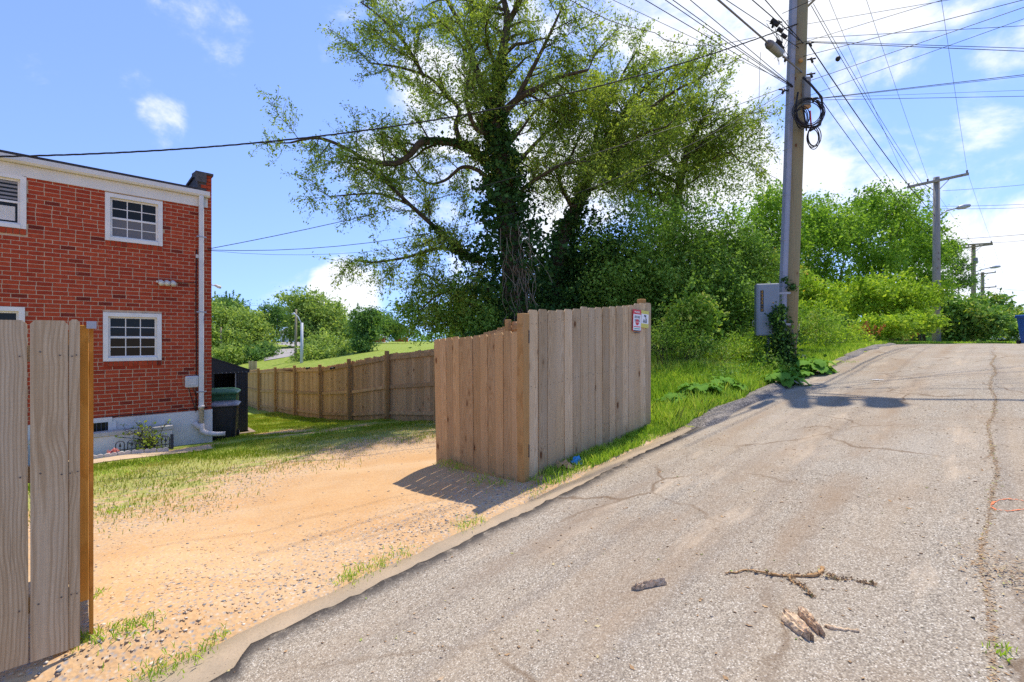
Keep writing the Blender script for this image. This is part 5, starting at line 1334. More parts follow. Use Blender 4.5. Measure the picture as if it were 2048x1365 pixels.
bt.limb([cp(950, 1120), cp(880, 1085, 13.9), cp(780, 1000, 13.8), cp(640, 875, 13.6), cp(520, 760, 13.4), cp(430, 700, 13.3)], .10, .03, 8, (.26, 1.3, -.1, lf))
bt.limb([cp(640, 875, 13.6), cp(520, 830, 13.4), cp(410, 830, 13.3), cp(300, 840, 13.2)], .04, .015, 6, (.24, 1.1, -.1, lf))
bt.limb([cp(900, 1110), cp(780, 1060, 14), cp(620, 1100, 14), cp(480, 1120, 13.9), cp(400, 1110, 13.9)], .06, .02, 6, (.25, 1.1, -.2, lf))
bt.limb([cp(1010, 790), cp(930, 728), cp(860, 715, 14.1), cp(790, 770, 14.2), cp(710, 780, 14.3), cp(640, 700, 14.4), cp(560, 560, 14.4)], .07, .02, 6, (.25, 1.2, .1, lf))
bt.limb([cp(1000, 560), cp(930, 560, 13.4), cp(880, 430, 12.9), cp(900, 250, 12.5), cp(870, 130, 12.3)], .08, .02, 6, sp)
bt.limb([cp(1040, 760), cp(1150, 640, 14.2), cp(1240, 550, 14.4), cp(1330, 480, 14.6), cp(1430, 470, 14.8)], .08, .025, 6, sp)
bt.limb([cp(1000, 1240), cp(880, 1230, 13.8), cp(760, 1260, 13.6), cp(680, 1330, 13.5)], .06, .02, 6, (.2, 1.0, 0, lf))
bt.limb([cp(960, 1330), cp(820, 1260, 14.3), cp(700, 1170, 14.5), cp(650, 1230, 14.6)], .06, .02, 6, (.2, 1.1, 0, lf))
bt.limb([cp(1050, 900), cp(1130, 800, 13.7), cp(1220, 740, 13.5), cp(1300, 700, 13.4), cp(1390, 690, 13.3)], .07, .02, 6, sp)
bt.limb([cp(1040, 650), cp(1110, 560, 14.3), cp(1180, 470, 14.6), cp(1260, 420, 14.8)], .06, .02, 6, sp)
base = tp(1036, 745); base.z = ground_at(base)
big = bt.finish('ivy_clad_tree', base, 'big spreading tree with an ivy-covered trunk and long bare-ended limbs behind the fence', 'tree', 'leaf_willow', .080, .42)
def ivy_on(parent, base, path, rads, n, size, seed, name='ivy', mat='leaf_ivy'):
    r_ = np.random.default_rng(seed); P = []; pth = smooth_path(path, 6); m = len(pth)
    for i in range(n):
        f = r_.random()*(m-1); k_ = int(f); q = pth[k_].lerp(pth[min(k_+1, m-1)], f-k_); R = np.interp(f/(m-1), np.linspace(0, 1, len(rads)), rads); a = r_.random()*6.283
        R *= (.55+.6*r_.random())*(1+.3*math.sin(a*3+f*1.7)+.25*math.sin(f*3.1)); P.append((q.x-base.x+R*math.cos(a), q.y-base.y+R*math.sin(a), q.z-base.z+r_.normal()*.06))
    leaves(name, np.array(P), size, mat, parent, .8, .5)
ivy_on(big, base, [tp(1040, 760), tp(1034, 640), tp(1028, 520), tp(1014, 420), tp(1003, 330), cp(1000, 480)], [1.5, 1.35, 1.1, .8, .5, .3], 15000, .115, 31)
ivy_on(big, base, [cp(990, 690), cp(900, 640, 13.9), cp(840, 612, 13.8), cp(700, 605, 13.7)], [.4, .25, .2, .12], 1300, .09, 32)
ivy_on(big, base, [cp(950, 1120), cp(860, 1075, 13.9), cp(740, 960, 13.7)], [.5, .3, .15], 1200, .09, 33)
ivy_on(big, base, [cp(1000, 480), cp(1012, 400, 13.9), cp(1030, 250, 13.8)], [.34, .26, .18], 1400, .09, 34)
g = Geo(); rr = random.Random(8)
for k_ in range(26):
    x = rr.uniform(1000, 1060); y = rr.uniform(440, 560); q = [tp(x, y, 12.7)]
    for i in range(6): x += rr.uniform(-9, 15); y += rr.uniform(8, 26); q.append(tp(x, y, 12.6+rr.uniform(-.2, .2)))
    g.tube([p_-base for p_ in smooth_path(q, 2)], .009, 4, cap=False)
g.build('dead_vine', 'vine_bark', big)

# --- leaning second tree and the one behind it
t2 = Tree(9); lf2 = dict(twig=.66, tstep=.075, lstep=.0195, droop=.05, spread=.065)
def c2(cx, cy, d): return PD(1000+cx/2.275, 60+cy/2.275, d)
s2 = (.27, 1.75, .3, lf2)
t2.limb([c2(240, 1400, 15), c2(270, 1000, 15), c2(330, 850, 15), c2(400, 680, 15.1), c2(470, 520, 15.2)], .30, .14, 10, None)
t2.limb([c2(470, 520, 15.2), c2(560, 380, 15.3), c2(640, 280, 15.4), c2(720, 210, 15.5), c2(790, 160, 15.6)], .12, .03, 8, s2)
t2.limb([c2(480, 500, 15.2), c2(600, 420, 15), c2(720, 330, 14.8), c2(830, 260, 14.6), c2(900, 230, 14.5)], .08, .025, 7, s2)
t2.limb([c2(430, 610, 15.1), c2(440, 450, 15.6), c2(500, 330, 16), c2(560, 200, 16.2), c2(620, 100, 16.4)], .09, .025, 7, s2)
t2.limb([c2(400, 680, 15.1), c2(520, 560, 14.6), c2(640, 480, 14.3), c2(760, 440, 14)], .07, .025, 6, s2)
t2.limb([c2(340, 830, 15), c2(270, 680, 14.6), c2(330, 560, 14.4), c2(390, 420, 14.3)], .07, .02, 6, s2)
t2.limb([c2(380, 740, 15), c2(480, 700, 14.5), c2(560, 640, 14.2), c2(660, 620, 14)], .06, .02, 6, s2)
b2 = c2(240, 1400, 15); b2.z = ground_at(b2)
tt2 = t2.finish('leaning_tree', b2, 'slender tree leaning right with ivy on its lower trunk beside the big tree', 'tree', 'leaf_willow', .084, .44)
ivy_on(tt2, b2, [c2(240, 1400, 15), c2(275, 1000, 15), c2(330, 850, 15), c2(380, 730, 15)], [.6, .48, .3, .15], 3800, .11, 41)
t3 = Tree(12)
s3 = (.24, 1.55, .35, lf2)
t3.limb([c2(760, 1300, 17), c2(770, 1000, 17), c2(805, 770, 17), c2(840, 600, 17), c2(880, 480, 17)], .22, .10, 8, (.4, 1.6, .2, lf2), start=.4)
t3.limb([c2(880, 480, 17), c2(930, 400, 17), c2(970, 340, 17.1)], .08, .03, 6, s3)
t3.limb([c2(850, 580, 17), c2(960, 480, 16.8), c2(1050, 410, 16.6), c2(1100, 380, 16.5)], .08, .02, 6, s3)
t3.limb([c2(830, 640, 17), c2(940, 600, 16.6), c2(1040, 560, 16.4), c2(1090, 600, 16.3)], .07, .02, 6, s3)
t3.limb([c2(830, 640, 17), c2(740, 540, 17.2), c2(700, 430, 17.4), c2(660, 340, 17.5)], .08, .02, 6, s3)
t3.limb([c2(820, 700, 17), c2(700, 640, 16.6), c2(600, 560, 16.4), c2(540, 470, 16.3)], .08, .02, 6, s3)
t3.limb([c2(810, 760, 17), c2(690, 740, 16.4), c2(590, 720, 16.2), c2(500, 640, 16)], .07, .02, 6, s3)
t3.limb([c2(850, 560, 17), c2(820, 440, 17.5), c2(800, 330, 17.8)], .07, .02, 6, s3)
b3 = c2(760, 1300, 17); b3.z = ground_at(b3)
t3.finish('bushy_tree', b3, 'bushy pale green tree rising behind the dark shrubs left of the utility pole', 'tree', 'leaf_willow', .088, .44)
e3 = [(c2(740, 640, 17.5), (2.7, 1.6, 1.9)), (c2(950, 560, 17.3), (1.7, 1.4, 1.9)), (c2(520, 700, 17), (1.8, 1.4, 1.7)), (c2(600, 520, 17), (1.6, 1.2, 1.6)), (c2(960, 700, 17), (1.9, 1.4, 1.2))]
shrub('background_tree', e3, 520, 46, .34, .092, 'leaf_willow', 'hazy olive green tree filling the gap between the leaning tree and the pole', 'tree', seed=51, shell=.3, stems=7, aspect=.42)

# --- dense shrub masses behind and right of the fence
def E(x, y, d, rx, ry, rz): return (PD(x, y, d), (rx, ry, rz))
shrub('dense_shrub', [E(1330, 520, 14.6, 2.3, 1.6, 1.7), E(1240, 560, 14.2, 1.7, 1.3, 1.8), E(1400, 480, 14.8, 1.5, 1.3, 1.3), E(1350, 620, 13.6, 1.9, 1.2, 1.3), E(1450, 560, 14.6, 1.2, 1.1, 1.7)], 900, 44, .27, .095, 'leaf_dense', 'large dense dark green shrub towering behind the signed fence panel', seed=61, shell=.6, aspect=.5)
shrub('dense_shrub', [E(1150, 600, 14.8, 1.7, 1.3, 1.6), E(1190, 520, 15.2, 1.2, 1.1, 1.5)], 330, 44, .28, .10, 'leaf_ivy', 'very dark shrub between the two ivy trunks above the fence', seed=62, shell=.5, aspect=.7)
shrub('dense_shrub', [E(920, 610, 13.9, 1.3, 1.0, 1.0), E(850, 640, 14.1, 1.1, .9, .7), E(960, 640, 13.6, 1.2, .9, .8)], 190, 34, .27, .10, 'leaf_dense', 'loose olive shrub at the left foot of the big tree above the fence top', seed=63, shell=.35, stems=8, aspect=.42)
shrub('leafy_shrub', [E(1470, 630, 13.2, 1.1, 1.0, 1.0), E(1440, 560, 13.8, 1.2, 1.0, 1.2), E(1500, 560, 14.4, 1.1, 1.0, 1.3)], 330, 38, .22, .085, 'leaf_dense', 'mid green shrub directly left of the grey cabinet', seed=64, shell=.55)
shrub('leafy_shrub', [E(1385, 650, 11.2, .65, .5, .55), E(1395, 625, 11.2, .4, .35, .45)], 90, 26, .15, .10, 'leaf_weed', 'bright young shrub with upright stems in front of the dark shrub', seed=65, shell=.2, stems=12, aspect=.5)
shrub('weed_clump', [E(1330, 668, 10.6, .75, .5, .38), E(1290, 680, 10.4, .4, .4, .3)], 110, 26, .14, .045, 'leaf_weed', 'pale flowering weeds right behind the end of the fence panel', 'plant', seed=66, shell=.1, stems=14, aspect=.4)
shrub('weed_clump', [E(1440, 690, 10.9, .8, .5, .22), E(1500, 680, 11.6, .6, .5, .3)], 90, 26, .13, .06, 'leaf_weed', 'low weeds along the foot of the shrubs left of the cabinet', 'plant', seed=67, shell=.1, stems=10, aspect=.4)
shrub('leafy_shrub', [E(1420, 600, 13.4, 1.0, .9, .9), E(1380, 580, 13.6, 1.0, .9, 1.0)], 220, 36, .2, .085, 'leaf_dense', 'glossy shrub between the bright young shrub and the dark shrub behind', seed=68, shell=.5)
shrub('weed_clump', [E(1365, 690, 10.6, .6, .4, .28), E(1410, 695, 10.7, .5, .4, .25)], 80, 26, .13, .06, 'leaf_weed', 'tall weeds at the foot of the bright young shrub', 'plant', seed=69, shell=.1, stems=14, aspect=.4)
shrub('weed_clump', [E(1480, 705, 11.2, .6, .4, .3), E(1520, 700, 11.4, .5, .4, .35)], 90, 26, .13, .06, 'leaf_lime', 'yellow-green weeds under the grey cabinet', 'plant', seed=70, shell=.1, stems=12, aspect=.45)
shrub('weed_clump', [E(1650, 668, 15.5, .9, .6, .35), E(1700, 668, 17, .9, .6, .35)], 120, 26, .15, .08, 'leaf_lime', 'low weeds along the foot of the lime shrubs right of the pole', 'plant', seed=76, shell=.1, stems=10, aspect=.45)
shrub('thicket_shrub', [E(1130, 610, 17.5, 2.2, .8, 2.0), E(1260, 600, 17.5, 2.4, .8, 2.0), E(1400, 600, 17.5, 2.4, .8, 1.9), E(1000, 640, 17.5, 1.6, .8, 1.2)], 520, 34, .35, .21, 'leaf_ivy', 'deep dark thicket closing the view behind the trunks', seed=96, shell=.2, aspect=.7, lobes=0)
# --- maples in the distance on the right
MG = 'trees on the skyline right of the pole'
shrub('skyline_tree', [E(1535, 430, 30, 1.9, 1.7, 1.7), E(1510, 480, 30, 1.6, 1.5, 1.7), E(1550, 500, 30, 1.7, 1.4, 1.4), E(1540, 560, 30, 2.0, 1.4, 1.8)], 430, 34, .34, .19, 'leaf_maple', 'pale leafy crown showing just left of the utility pole', 'tree', MG, 71, shell=.45, stems=5)
shrub('skyline_tree', [E(1650, 450, 32, 2.6, 2.0, 1.9), E(1640, 500, 31, 2.4, 2.0, 2.0), E(1690, 480, 32, 1.8, 1.6, 2.1), E(1610, 470, 33, 1.3, 1.3, 1.6), E(1640, 560, 32, 2.8, 1.6, 2.0)], 560, 38, .38, .19, 'leaf_maple', 'broad leafy crown directly right of the utility pole', 'tree', MG, 72, shell=.6, stems=6)
shrub('skyline_tree', [E(1745, 440, 33, 1.9, 1.7, 1.9), E(1790, 430, 34, 1.9, 1.7, 1.5), E(1760, 510, 32, 2.1, 1.8, 1.9), E(1730, 570, 33, 2.6, 1.6, 1.9)], 520, 38, .38, .19, 'leaf_maple', 'middle leafy crown, tallest of the skyline trees right of the pole', 'tree', MG, 73, shell=.6, stems=6)
shrub('skyline_tree', [E(1840, 470, 36, 1.6, 1.5, 1.5), E(1830, 520, 35, 1.9, 1.7, 1.6), E(1875, 510, 37, 1.1, 1.1, 1.6), E(1810, 490, 35, 1.5, 1.4, 1.6), E(1830, 580, 36, 2.6, 1.6, 1.9)], 460, 36, .38, .20, 'leaf_maple', 'rightmost leafy crown touching the grey utility pole', 'tree', MG, 74, shell=.6, stems=6)
shrub('thin_tree', [E(1905, 540, 38, 1.0, .9, 1.3), E(1925, 565, 38, .9, .9, .6), E(1898, 500, 39, .5, .5, .9)], 60, 22, .3, .15, 'leaf_far_dark', 'thin half-bare tree just right of the grey utility pole', 'tree', None, 75, shell=.1, stems=9)
# --- lime green shrubs in front of them
LG = 'lime green shrubs along the bank'
shrub('lime_shrub', [E(1640, 610, 19, 1.2, 1.0, .95), E(1620, 640, 17.5, .9, .8, .75), E(1600, 590, 19, .8, .8, 1.0)], 420, 24, .17, .14, 'leaf_lime', 'lime green shrub just right of the utility pole trunk', 'shrub', LG, 81, shell=.45)
shrub('lime_shrub', [E(1740, 590, 22, 1.3, 1.1, 1.1), E(1700, 600, 22, 1.0, 1.0, 1.0), E(1790, 610, 22, 1.4, 1.1, 1.1), E(1770, 580, 23, 1.2, 1.0, .9)], 680, 24, .18, .15, 'leaf_lime', 'wide lime green shrub midway along the bank with arching sprays', 'shrub', LG, 82, shell=.5)
shrub('lime_shrub', [E(1780, 655, 19.5, 1.1, .9, .55), E(1830, 650, 20, 1.0, .9, .7), E(1845, 600, 23, .9, .9, 1.0)], 430, 24, .17, .13, 'leaf_lime', 'low lime green shrub at the foot of the grey pole', 'shrub', LG, 83, shell=.4)
shrub('broadleaf_shrub', [E(1935, 640, 24, 1.45, 1.2, 1.0), E(1900, 650, 24.5, 1.0, 1.0, .95), E(1965, 655, 24, .9, .9, .75)], 420, 32, .22, .17, 'leaf_knot', 'rounded broad-leaved shrub right of the grey pole at the end of the road', 'shrub', None, 84, shell=.6, aspect=.6, extra=('leaf_lime', .06))
shrub('broadleaf_shrub', [E(1995, 640, 28, 1.3, 1.2, 1.25), E(2020, 655, 27, .9, .9, .8), E(1970, 620, 30, 1.0, 1.0, 1.0)], 360, 32, .22, .17, 'leaf_knot', 'taller broad-leaved shrub behind, next to the blue bin', 'shrub', None, 85, shell=.6, aspect=.6)
shrub('yellowing_shrub', [E(1555, 560, 15.5, .7, .6, .8), E(1530, 540, 15.8, .6, .6, .6)], 110, 28, .2, .09, 'leaf_weed', 'yellow tinged shrub behind the top of the grey cabinet', 'shrub', None, 86, shell=.3, extra=('leaf_yellowing', .12))
shrub('leafy_shrub', [E(1545, 640, 13.5, .9, .8, .8), E(1620, 655, 14.2, .9, .7, .5)], 220, 30, .18, .08, 'leaf_weed', 'bright shrub behind the cabinet and the pole base', 'shrub', None, 87, shell=.4)
# rust coloured dock plants
for i, (x, y, lab) in enumerate(((1745, 665, 'rust brown dock spikes leftmost along the bank edge'), (1782, 655, 'rust brown dock spike leaning right in the lime shrub'), (1810, 682, 'rust brown dock spikes lowest near the road crest'))):
    p = PV(x, 690, 3.35+.1*i); p.z = ground_at(p); r = empty('dock_plant', p, 0, lab, 'plant', 'rust coloured dock plants'); rr = random.Random(i); g = Geo(); P = []
    for k_ in range(9):
        e = Vector((rr.uniform(-.9, .9), rr.uniform(-.2, .2), rr.uniform(.6, 1.15))); q = smooth_path([Vector((0, 0, 0)), e*.5+Vector((0, 0, .1)), e], 5); g.tube(q, .008, 4)
        for j in range(46): f = rr.uniform(.45, 1); P.append(q[min(len(q)-1, int(f*(len(q)-1)))]+Vector((rr.gauss(0, .03), rr.gauss(0, .03), rr.gauss(0, .04))))
    g.build('stem', 'dead_twig', r); tag(leaves('seed_head', np.array([tuple(a) for a in P]), .075, 'leaf_dock', r, .7), kind='stuff')
# ivy at the pole foot and over the cabinet
iv = empty('ivy_clump', PB, 0, 'dark ivy climbing the foot of the utility pole over the cabinet corner', 'plant')
def LL(p): return Vector(p)-PB
r_ = np.random.default_rng(91); P = []
for (x, y, d, rx, rz, n) in ((1557, 660, 11.0, .16, .42, 700), (1560, 622, 11.05, .11, .14, 200), (1563, 700, 10.95, .26, .3, 600), (1575, 690, 11.15, .16, .42, 350), (1548, 640, 10.95, .10, .12, 150), (1583, 575, 11.25, .09, .07, 60), (1570, 560, 11.2, .05, .08, 40), (1560, 722, 10.9, .5, .14, 500)):
    c = np.array(tuple(PD(x, y, d)-PB)); P.append(c+r_.normal(size=(n, 3))*np.array([rx, .10, rz])*.62)
P = np.concatenate(P); P = P[P[:, 2] > 0]; leaves('foliage', P, .068, 'leaf_ivy', iv, .75, .4); sel = rng.choice(len(P), 420, False); leaves('sun_tinted_foliage', P[sel]+[-.02, -.1, .02], .062, 'leaf_dense', iv, .75, .4)  # second leaf set in a brighter green: sunlight put into the leaf colour
g = Geo()
for k_ in range(7): x = random.uniform(-.2, .15); g.tube([(x, -.2, 0), (x+random.uniform(-.08, .08), -.22, .5), (x+random.uniform(-.12, .1), -.2, 1.1)], .01, 4)
g.build('stem', 'vine_bark', iv)
# big-leaved burdock plants along the road edge
def burdock(x, y, n, size, label, seed):
    p = G(x, y); r = empty('burdock_plant', p, 0, label, 'plant', 'burdock plants along the road edge'); rr = random.Random(seed)
    n = int(n*3.2); size *= .84
    for k_ in range(n):
        a = rr.random()*6.283; L_ = size*(.7+.6*rr.random()); h = rr.uniform(.08, .36)*size/.3; s0 = rr.uniform(.02, .28)*size/.3
        b = Vector((math.cos(a)*s0, math.sin(a)*s0, h)); d = Vector((math.cos(a), math.sin(a), rr.uniform(-.35, .1))).normalized(); w = Vector((-math.sin(a), math.cos(a), 0)); vs_ = []; m = 7
        for i in range(m):
            f = i/(m-1); wd = L_*.44*math.sin(math.pi*(f*.86+.1))**.8; c = b+d*(L_*f)-Vector((0, 0, .35*L_*f*f)); wav = .03*math.sin(i*2.3+k_)
            vs_ += [c-w*wd+Vector((0, 0, .06*L_+wav)), c-w*wd*.5+Vector((0, 0, .02)), c, c+w*wd*.5+Vector((0, 0, .02)), c+w*wd+Vector((0, 0, .06*L_-wav))]
        fs = [(i*5+j, i*5+j+1, (i+1)*5+j+1, (i+1)*5+j) for i in range(m-1) for j in range(4)]
        Geo().add(vs_, fs, True).build('leaf', 'leaf_burdock', r)
        Geo().tube([(0, 0, 0), b*.6+Vector((0, 0, .03)), b], .009, 4).build('stalk', 'leaf_weed', r)
burdock(1625, 748, 13, .34, 'burdock with grey-green leaves right of the utility pole base', 1)
burdock(1590, 755, 7, .24, 'small burdock directly in front of the utility pole', 2)
burdock(1560, 772, 10, .30, 'burdock with yellow-green leaves on the end of the asphalt berm', 3)
burdock(1400, 800, 12, .30, 'dark burdock spreading behind the berm, nearest the fence', 4)
burdock(1450, 785, 9, .30, 'upright burdock midway between fence and pole', 5)
burdock(1350, 812, 7, .24, 'low burdock closest to the corner of the signed fence', 6)
shrub('weed_clump', [E(1455, 745, 9.6, .35, .3, .35), E(1430, 765, 9.3, .3, .3, .25)], 60, 24, .1, .055, 'leaf_dense', 'feathery dark weeds standing between the burdock leaves', 'plant', seed=92, shell=.1, stems=16, aspect=.3)
shrub('weed_clump', [E(1530, 735, 10.5, .4, .3, .3), E(1500, 750, 10.2, .35, .3, .22)], 70, 24, .1, .07, 'leaf_weed', 'tangled weeds below the grey cabinet', 'plant', seed=93, shell=.1, stems=10, aspect=.45)

# --- distant trees on the left
DG = 'distant trees across the street'
shrub('distant_tree', [E(455, 640, 62, 3.6, 3, 2.6), E(440, 680, 60, 3.4, 3, 2.4), E(490, 655, 66, 2.6, 2.4, 2.6)], 520, 30, .6, .36, 'leaf_far', 'yellow-green distant tree beside the brick wall corner', 'tree', DG, 101, shell=.55, stems=6, zmin=-1.2)
shrub('distant_tree', [E(465, 620, 80, 3.2, 2.8, 2.4), E(450, 615, 82, 2.2, 2.0, 1.6)], 260, 28, .6, .36, 'leaf_far_dark', 'darker distant tree top behind the yellow-green one', 'tree', DG, 102, shell=.55, stems=4, zmin=-1.2)
shrub('distant_tree', [E(515, 690, 64, 2.1, 2.0, 2.8), E(500, 670, 64, 1.7, 1.6, 2.2), E(525, 710, 62, 1.3, 1.3, 1.4)], 330, 30, .5, .33, 'leaf_far', 'rounded distant tree left of the far street', 'tree', DG, 103, shell=.6, stems=5, zmin=-1.3)
shrub('distant_tree', [E(555, 640, 96, 4.4, 3.6, 2.8), E(530, 650, 96, 3, 2.6, 2.4)], 320, 28, .7, .42, 'leaf_far_dark', 'far hazy tree closing the street', 'tree', DG, 104, shell=.55, stems=4, zmin=-1)
shrub('distant_tree', [E(625, 630, 70, 3.6, 3, 3.2), E(600, 610, 70, 2.6, 2.4, 2.2), E(660, 640, 70, 3.2, 2.8, 2.8), E(640, 680, 68, 3.4, 3, 2.4), E(680, 670, 68, 2.4, 2.2, 2.0), E(610, 660, 70, 3, 2.6, 2.6)], 900, 30, .6, .36, 'leaf_far', 'tallest distant tree spreading behind the white street lamp', 'tree', DG, 105, shell=.55, stems=10, zmin=-1.3)
shrub('distant_tree', [E(650, 700, 50, 2.0, 1.8, 1.5), E(690, 702, 50, 1.6, 1.5, 1.2), E(630, 715, 47, 1.5, 1.3, 1.1), E(665, 716, 46, 1.4, 1.2, 1.0)], 420, 30, .5, .28, 'leaf_far', 'low weeping distant tree above the middle of the long fence', 'tree', DG, 106, shell=.5, stems=6, zmin=-.6)
shrub('distant_tree', [E(722, 645, 46, 1.3, 1.2, 1.6), E(735, 670, 46, 1.1, 1.0, 1.3), E(725, 695, 45, .8, .8, .9), E(745, 640, 46, .8, .8, 1.0)], 330, 28, .35, .22, 'leaf_far_dark', 'dark narrow distant tree on the grassy slope', 'tree', DG, 107, shell=.45, stems=5, zmin=.4)
shrub('distant_tree', [E(775, 655, 105, 4.0, 3.4, 2.6), E(760, 650, 106, 2.4, 2.4, 2.2), E(795, 665, 104, 2.4, 2.2, 1.8)], 330, 26, .7, .42, 'leaf_far_dark', 'distant tree behind the small white house on the slope', 'tree', DG, 108, shell=.55, stems=4, zmin=1.4)
for i, (x, y, d, rx, rz, m, lab) in enumerate(((455, 712, 50, 1.5, 1.0, 'leaf_far', 'round bush above the shed roof, nearest the brick corner'), (505, 716, 52, 1.3, 1.0, 'leaf_far_dark', 'dark bush beside the pale fence piece'), (530, 712, 55, 1.0, 1.1, 'leaf_far_dark', 'dark bush on the left verge of the far street'), (625, 715, 49, 1.3, .9, 'leaf_far_dark', 'low dark bush right of the white street lamp'), (475, 700, 60, 1.6, 1.0, 'leaf_far', 'pale bush in front of the low brick house'))):
    shrub('distant_bush', [E(x, y, d, rx, rx*.9, rz)], 70, 30, .4, .28, m, lab, 'shrub', 'bushes across the street', 130+i, shell=.5, stems=3, zmin=-1.8)
# backdrop wood so that no bare horizon shows between the trees
P = []
r_ = np.random.default_rng(120)
for (x0, x1, d, zc_, hz) in ((380, 900, 170, 3.5, 4.5), (900, 1500, 60, 3.0, 3.0), (1500, 1900, 60, 3.2, 3.4), (1880, 2300, 120, 2.5, 2.6)):
    n = 9000; px = r_.uniform(x0, x1, n); top_ = zc_+hz*(.5+.35*np.sin(px*.05)+.25*np.sin(px*.13+1)); z = r_.uniform(0, 1, n)**.7*top_+1.0
    dd = d*(1+.08*r_.normal(size=n)); P.append(np.stack([(px-1024)/F*dd, dd, z-.2], 1))
P = np.concatenate(P); tag(leaves('far_wood', P, .8, 'leaf_far_dark', None, .6, .1), 'hazy line of woodland along the far horizon', 'woodland', None, 'stuff')
# --- flower bed
rp = PV(300, 880, wv_-.2); rp.z = ground_at(rp); rose = empty('rose_bush', rp, 0, 'yellow-green rose bush growing in the bed before the low white wall', 'plant'); t = Tree(77); lfr = dict(twig=.16, tstep=.07, lstep=.028, droop=0, spread=.025)
for k_ in range(9): a = random.uniform(-1, 1); t.limb([rp, rp+Vector((a*.15, random.uniform(-.1, .1), .2)), rp+Vector((a*.42, random.uniform(-.15, .15), random.uniform(.3, .5)))], .008, .004, 4, (.11, .16, .2, lfr))
t.g.v = [tuple(Vector(p)-rp) for p in t.g.v]; t.g.build('stem', 'tree_bark', rose); leaves('foliage', np.array([tuple(p-rp) for p in t.L]), .055, 'leaf_rose', rose, .6)
fp = PV(224, 890, wv_-.3); fp.z = ground_at(fp); fl = empty('pink_flower', fp, 0, 'pink flower heads beside the scalloped edging', 'flower')
for k_, (dx, dz) in enumerate(((0, .06), (.05, .10), (-.05, .07))): leaves('flower_head', rng.normal(size=(60, 3))*.022+[dx, 0, dz], .035, 'petal_pink', fl, .8)
Geo().tube([(0, 0, -.02), (0, 0, .06)], .005, 4).tube([(0, 0, 0), (.05, 0, .1)], .004, 4).build('stem', 'leaf_weed', fl)
p = G(372, 880); ic = empty('ivy_clump', p, 0, 'low ivy patch at the foundation left of the downspout', 'plant'); leaves('foliage', rng.normal(size=(700, 3))*[.22, .10, .035]+[0, .05, .05], .05, 'leaf_ivy', ic, .8)
p = G(388, 868); dv = empty('dead_vine', p, 0, 'dry brown creeper beside the downspout elbow', 'plant'); g = Geo(); rr = random.Random(5)
for k_ in range(22): q = [Vector((rr.uniform(-.08, .08), .02, 0))]; [q.append(q[-1]+Vector((rr.uniform(-.06, .06), rr.uniform(-.02, .02), rr.uniform(.02, .09)))) for _ in range(5)]; g.tube(q, .003, 3)
g.build('stem', 'vine_bark', dv)
# ------------------------------------------------------------------ grass and gravel
def dens_pick(U, V, keep): m = keep(U, V) > rng.random(len(U)); return U[m], V[m]
def nz(u, v, s=1.0): return .5+.5*(np.sin(1.7*s*u+2.3*s*v)*.5+np.sin(3.1*s*u-1.9*s*v+1)*.3+np.sin(5.9*s*u+4.3*s*v+2)*.2)
# yard grass
U = rng.uniform(-1.5, 6.05, 270000); V = rng.uniform(5.8, 21, 270000)
def ky(u, v):
    k_ = sst(5.9, 8.5, v+.5*np.sin(1.3*u+.5)+.3*np.sin(2.9*u)); k_ = k_*(.34+.66*sst(8.4, 9.6, v))*(.35+.65*sst(.35, .6, nz(u, v, 1.6)))
    b = np.exp(-(((u-4.4)/1.6)**2+((v-10.9)/.55)**2))*.9+np.exp(-(((u-3.6)/.9)**2+((v-12.6)/.9)**2))*1.2+np.exp(-(((u-1.6)/.8)**2+((v-11.2)/.3)**2))
    return np.clip(k_-b, 0, 1)*(1-((v > 10.65) & (v < 11.3) & (u < 1.9)))*(1-((u < 2.2) & (v > 11.2)))
U, V = dens_pick(U, V, ky); P = uvpts(U, V)
far_ = (V > 9.3+.6*np.sin(U*2)) & (rng.random(len(V)) < .75)
tag(blades('yard_grass', P[far_], .050, .010, 'grass_yard'), 'green grass at the back of the yard', 'grass', None, 'stuff')
tag(blades('dry_grass', P[~far_], .038, .009, 'grass_dry'), 'thin yellowing grass in the gravel', 'grass', None, 'stuff')
# bank grass
U = np.concatenate([rng.uniform(6.2, 14, 190000), rng.uniform(12, 26, 100000)]); V = np.concatenate([rng.uniform(3.05, 9.5, 190000), rng.uniform(2.8, 8, 100000)])
U, V = dens_pick(U, V, lambda u, v: (v > edge(u)+.18)*(.45+.55*sst(.2, .6, nz(u, v)))*(1-.6*sst(6, 9, v)))
tag(blades('bank_grass', uvpts(U, V), .14, .013, 'grass_lush', lean=.6), 'lush bright grass on the bank beside the alley', 'grass', None, 'stuff')
U = rng.uniform(6.3, 13, 9000); V = edge(U)+.25+rng.random(9000)**1.5*2.6
m = nz(U, V, 1.9) > .5; tag(blades('bank_weeds', uvpts(U[m], V[m]), .26, .013, 'grass_lush', lean=.55), 'taller ragged grass along the road edge of the bank', 'grass', None, 'stuff')
# crumbs and dead leaves lying loose on the road
U = rng.uniform(0, 9, 420); V = rng.uniform(-.6, 2.9, 420)
tag(leaves('fallen_leaves', uvpts(U, V, .006, zR), .026, 'debris', None, .5, 0, lie=True), 'small dead leaves scattered over the near road', 'leaf litter', None, 'stuff')
# grass beyond the crest
U = rng.uniform(24, 44, 55000); V = rng.uniform(-6, 8, 55000); U, V = dens_pick(U, V, lambda u, v: (v > edge(u)+.05)*1.0)
tag(blades('crest_grass', uvpts(U, V), .10, .03, 'grass_lush', lean=.5), 'strip of grass beyond the top of the road', 'grass', None, 'stuff')
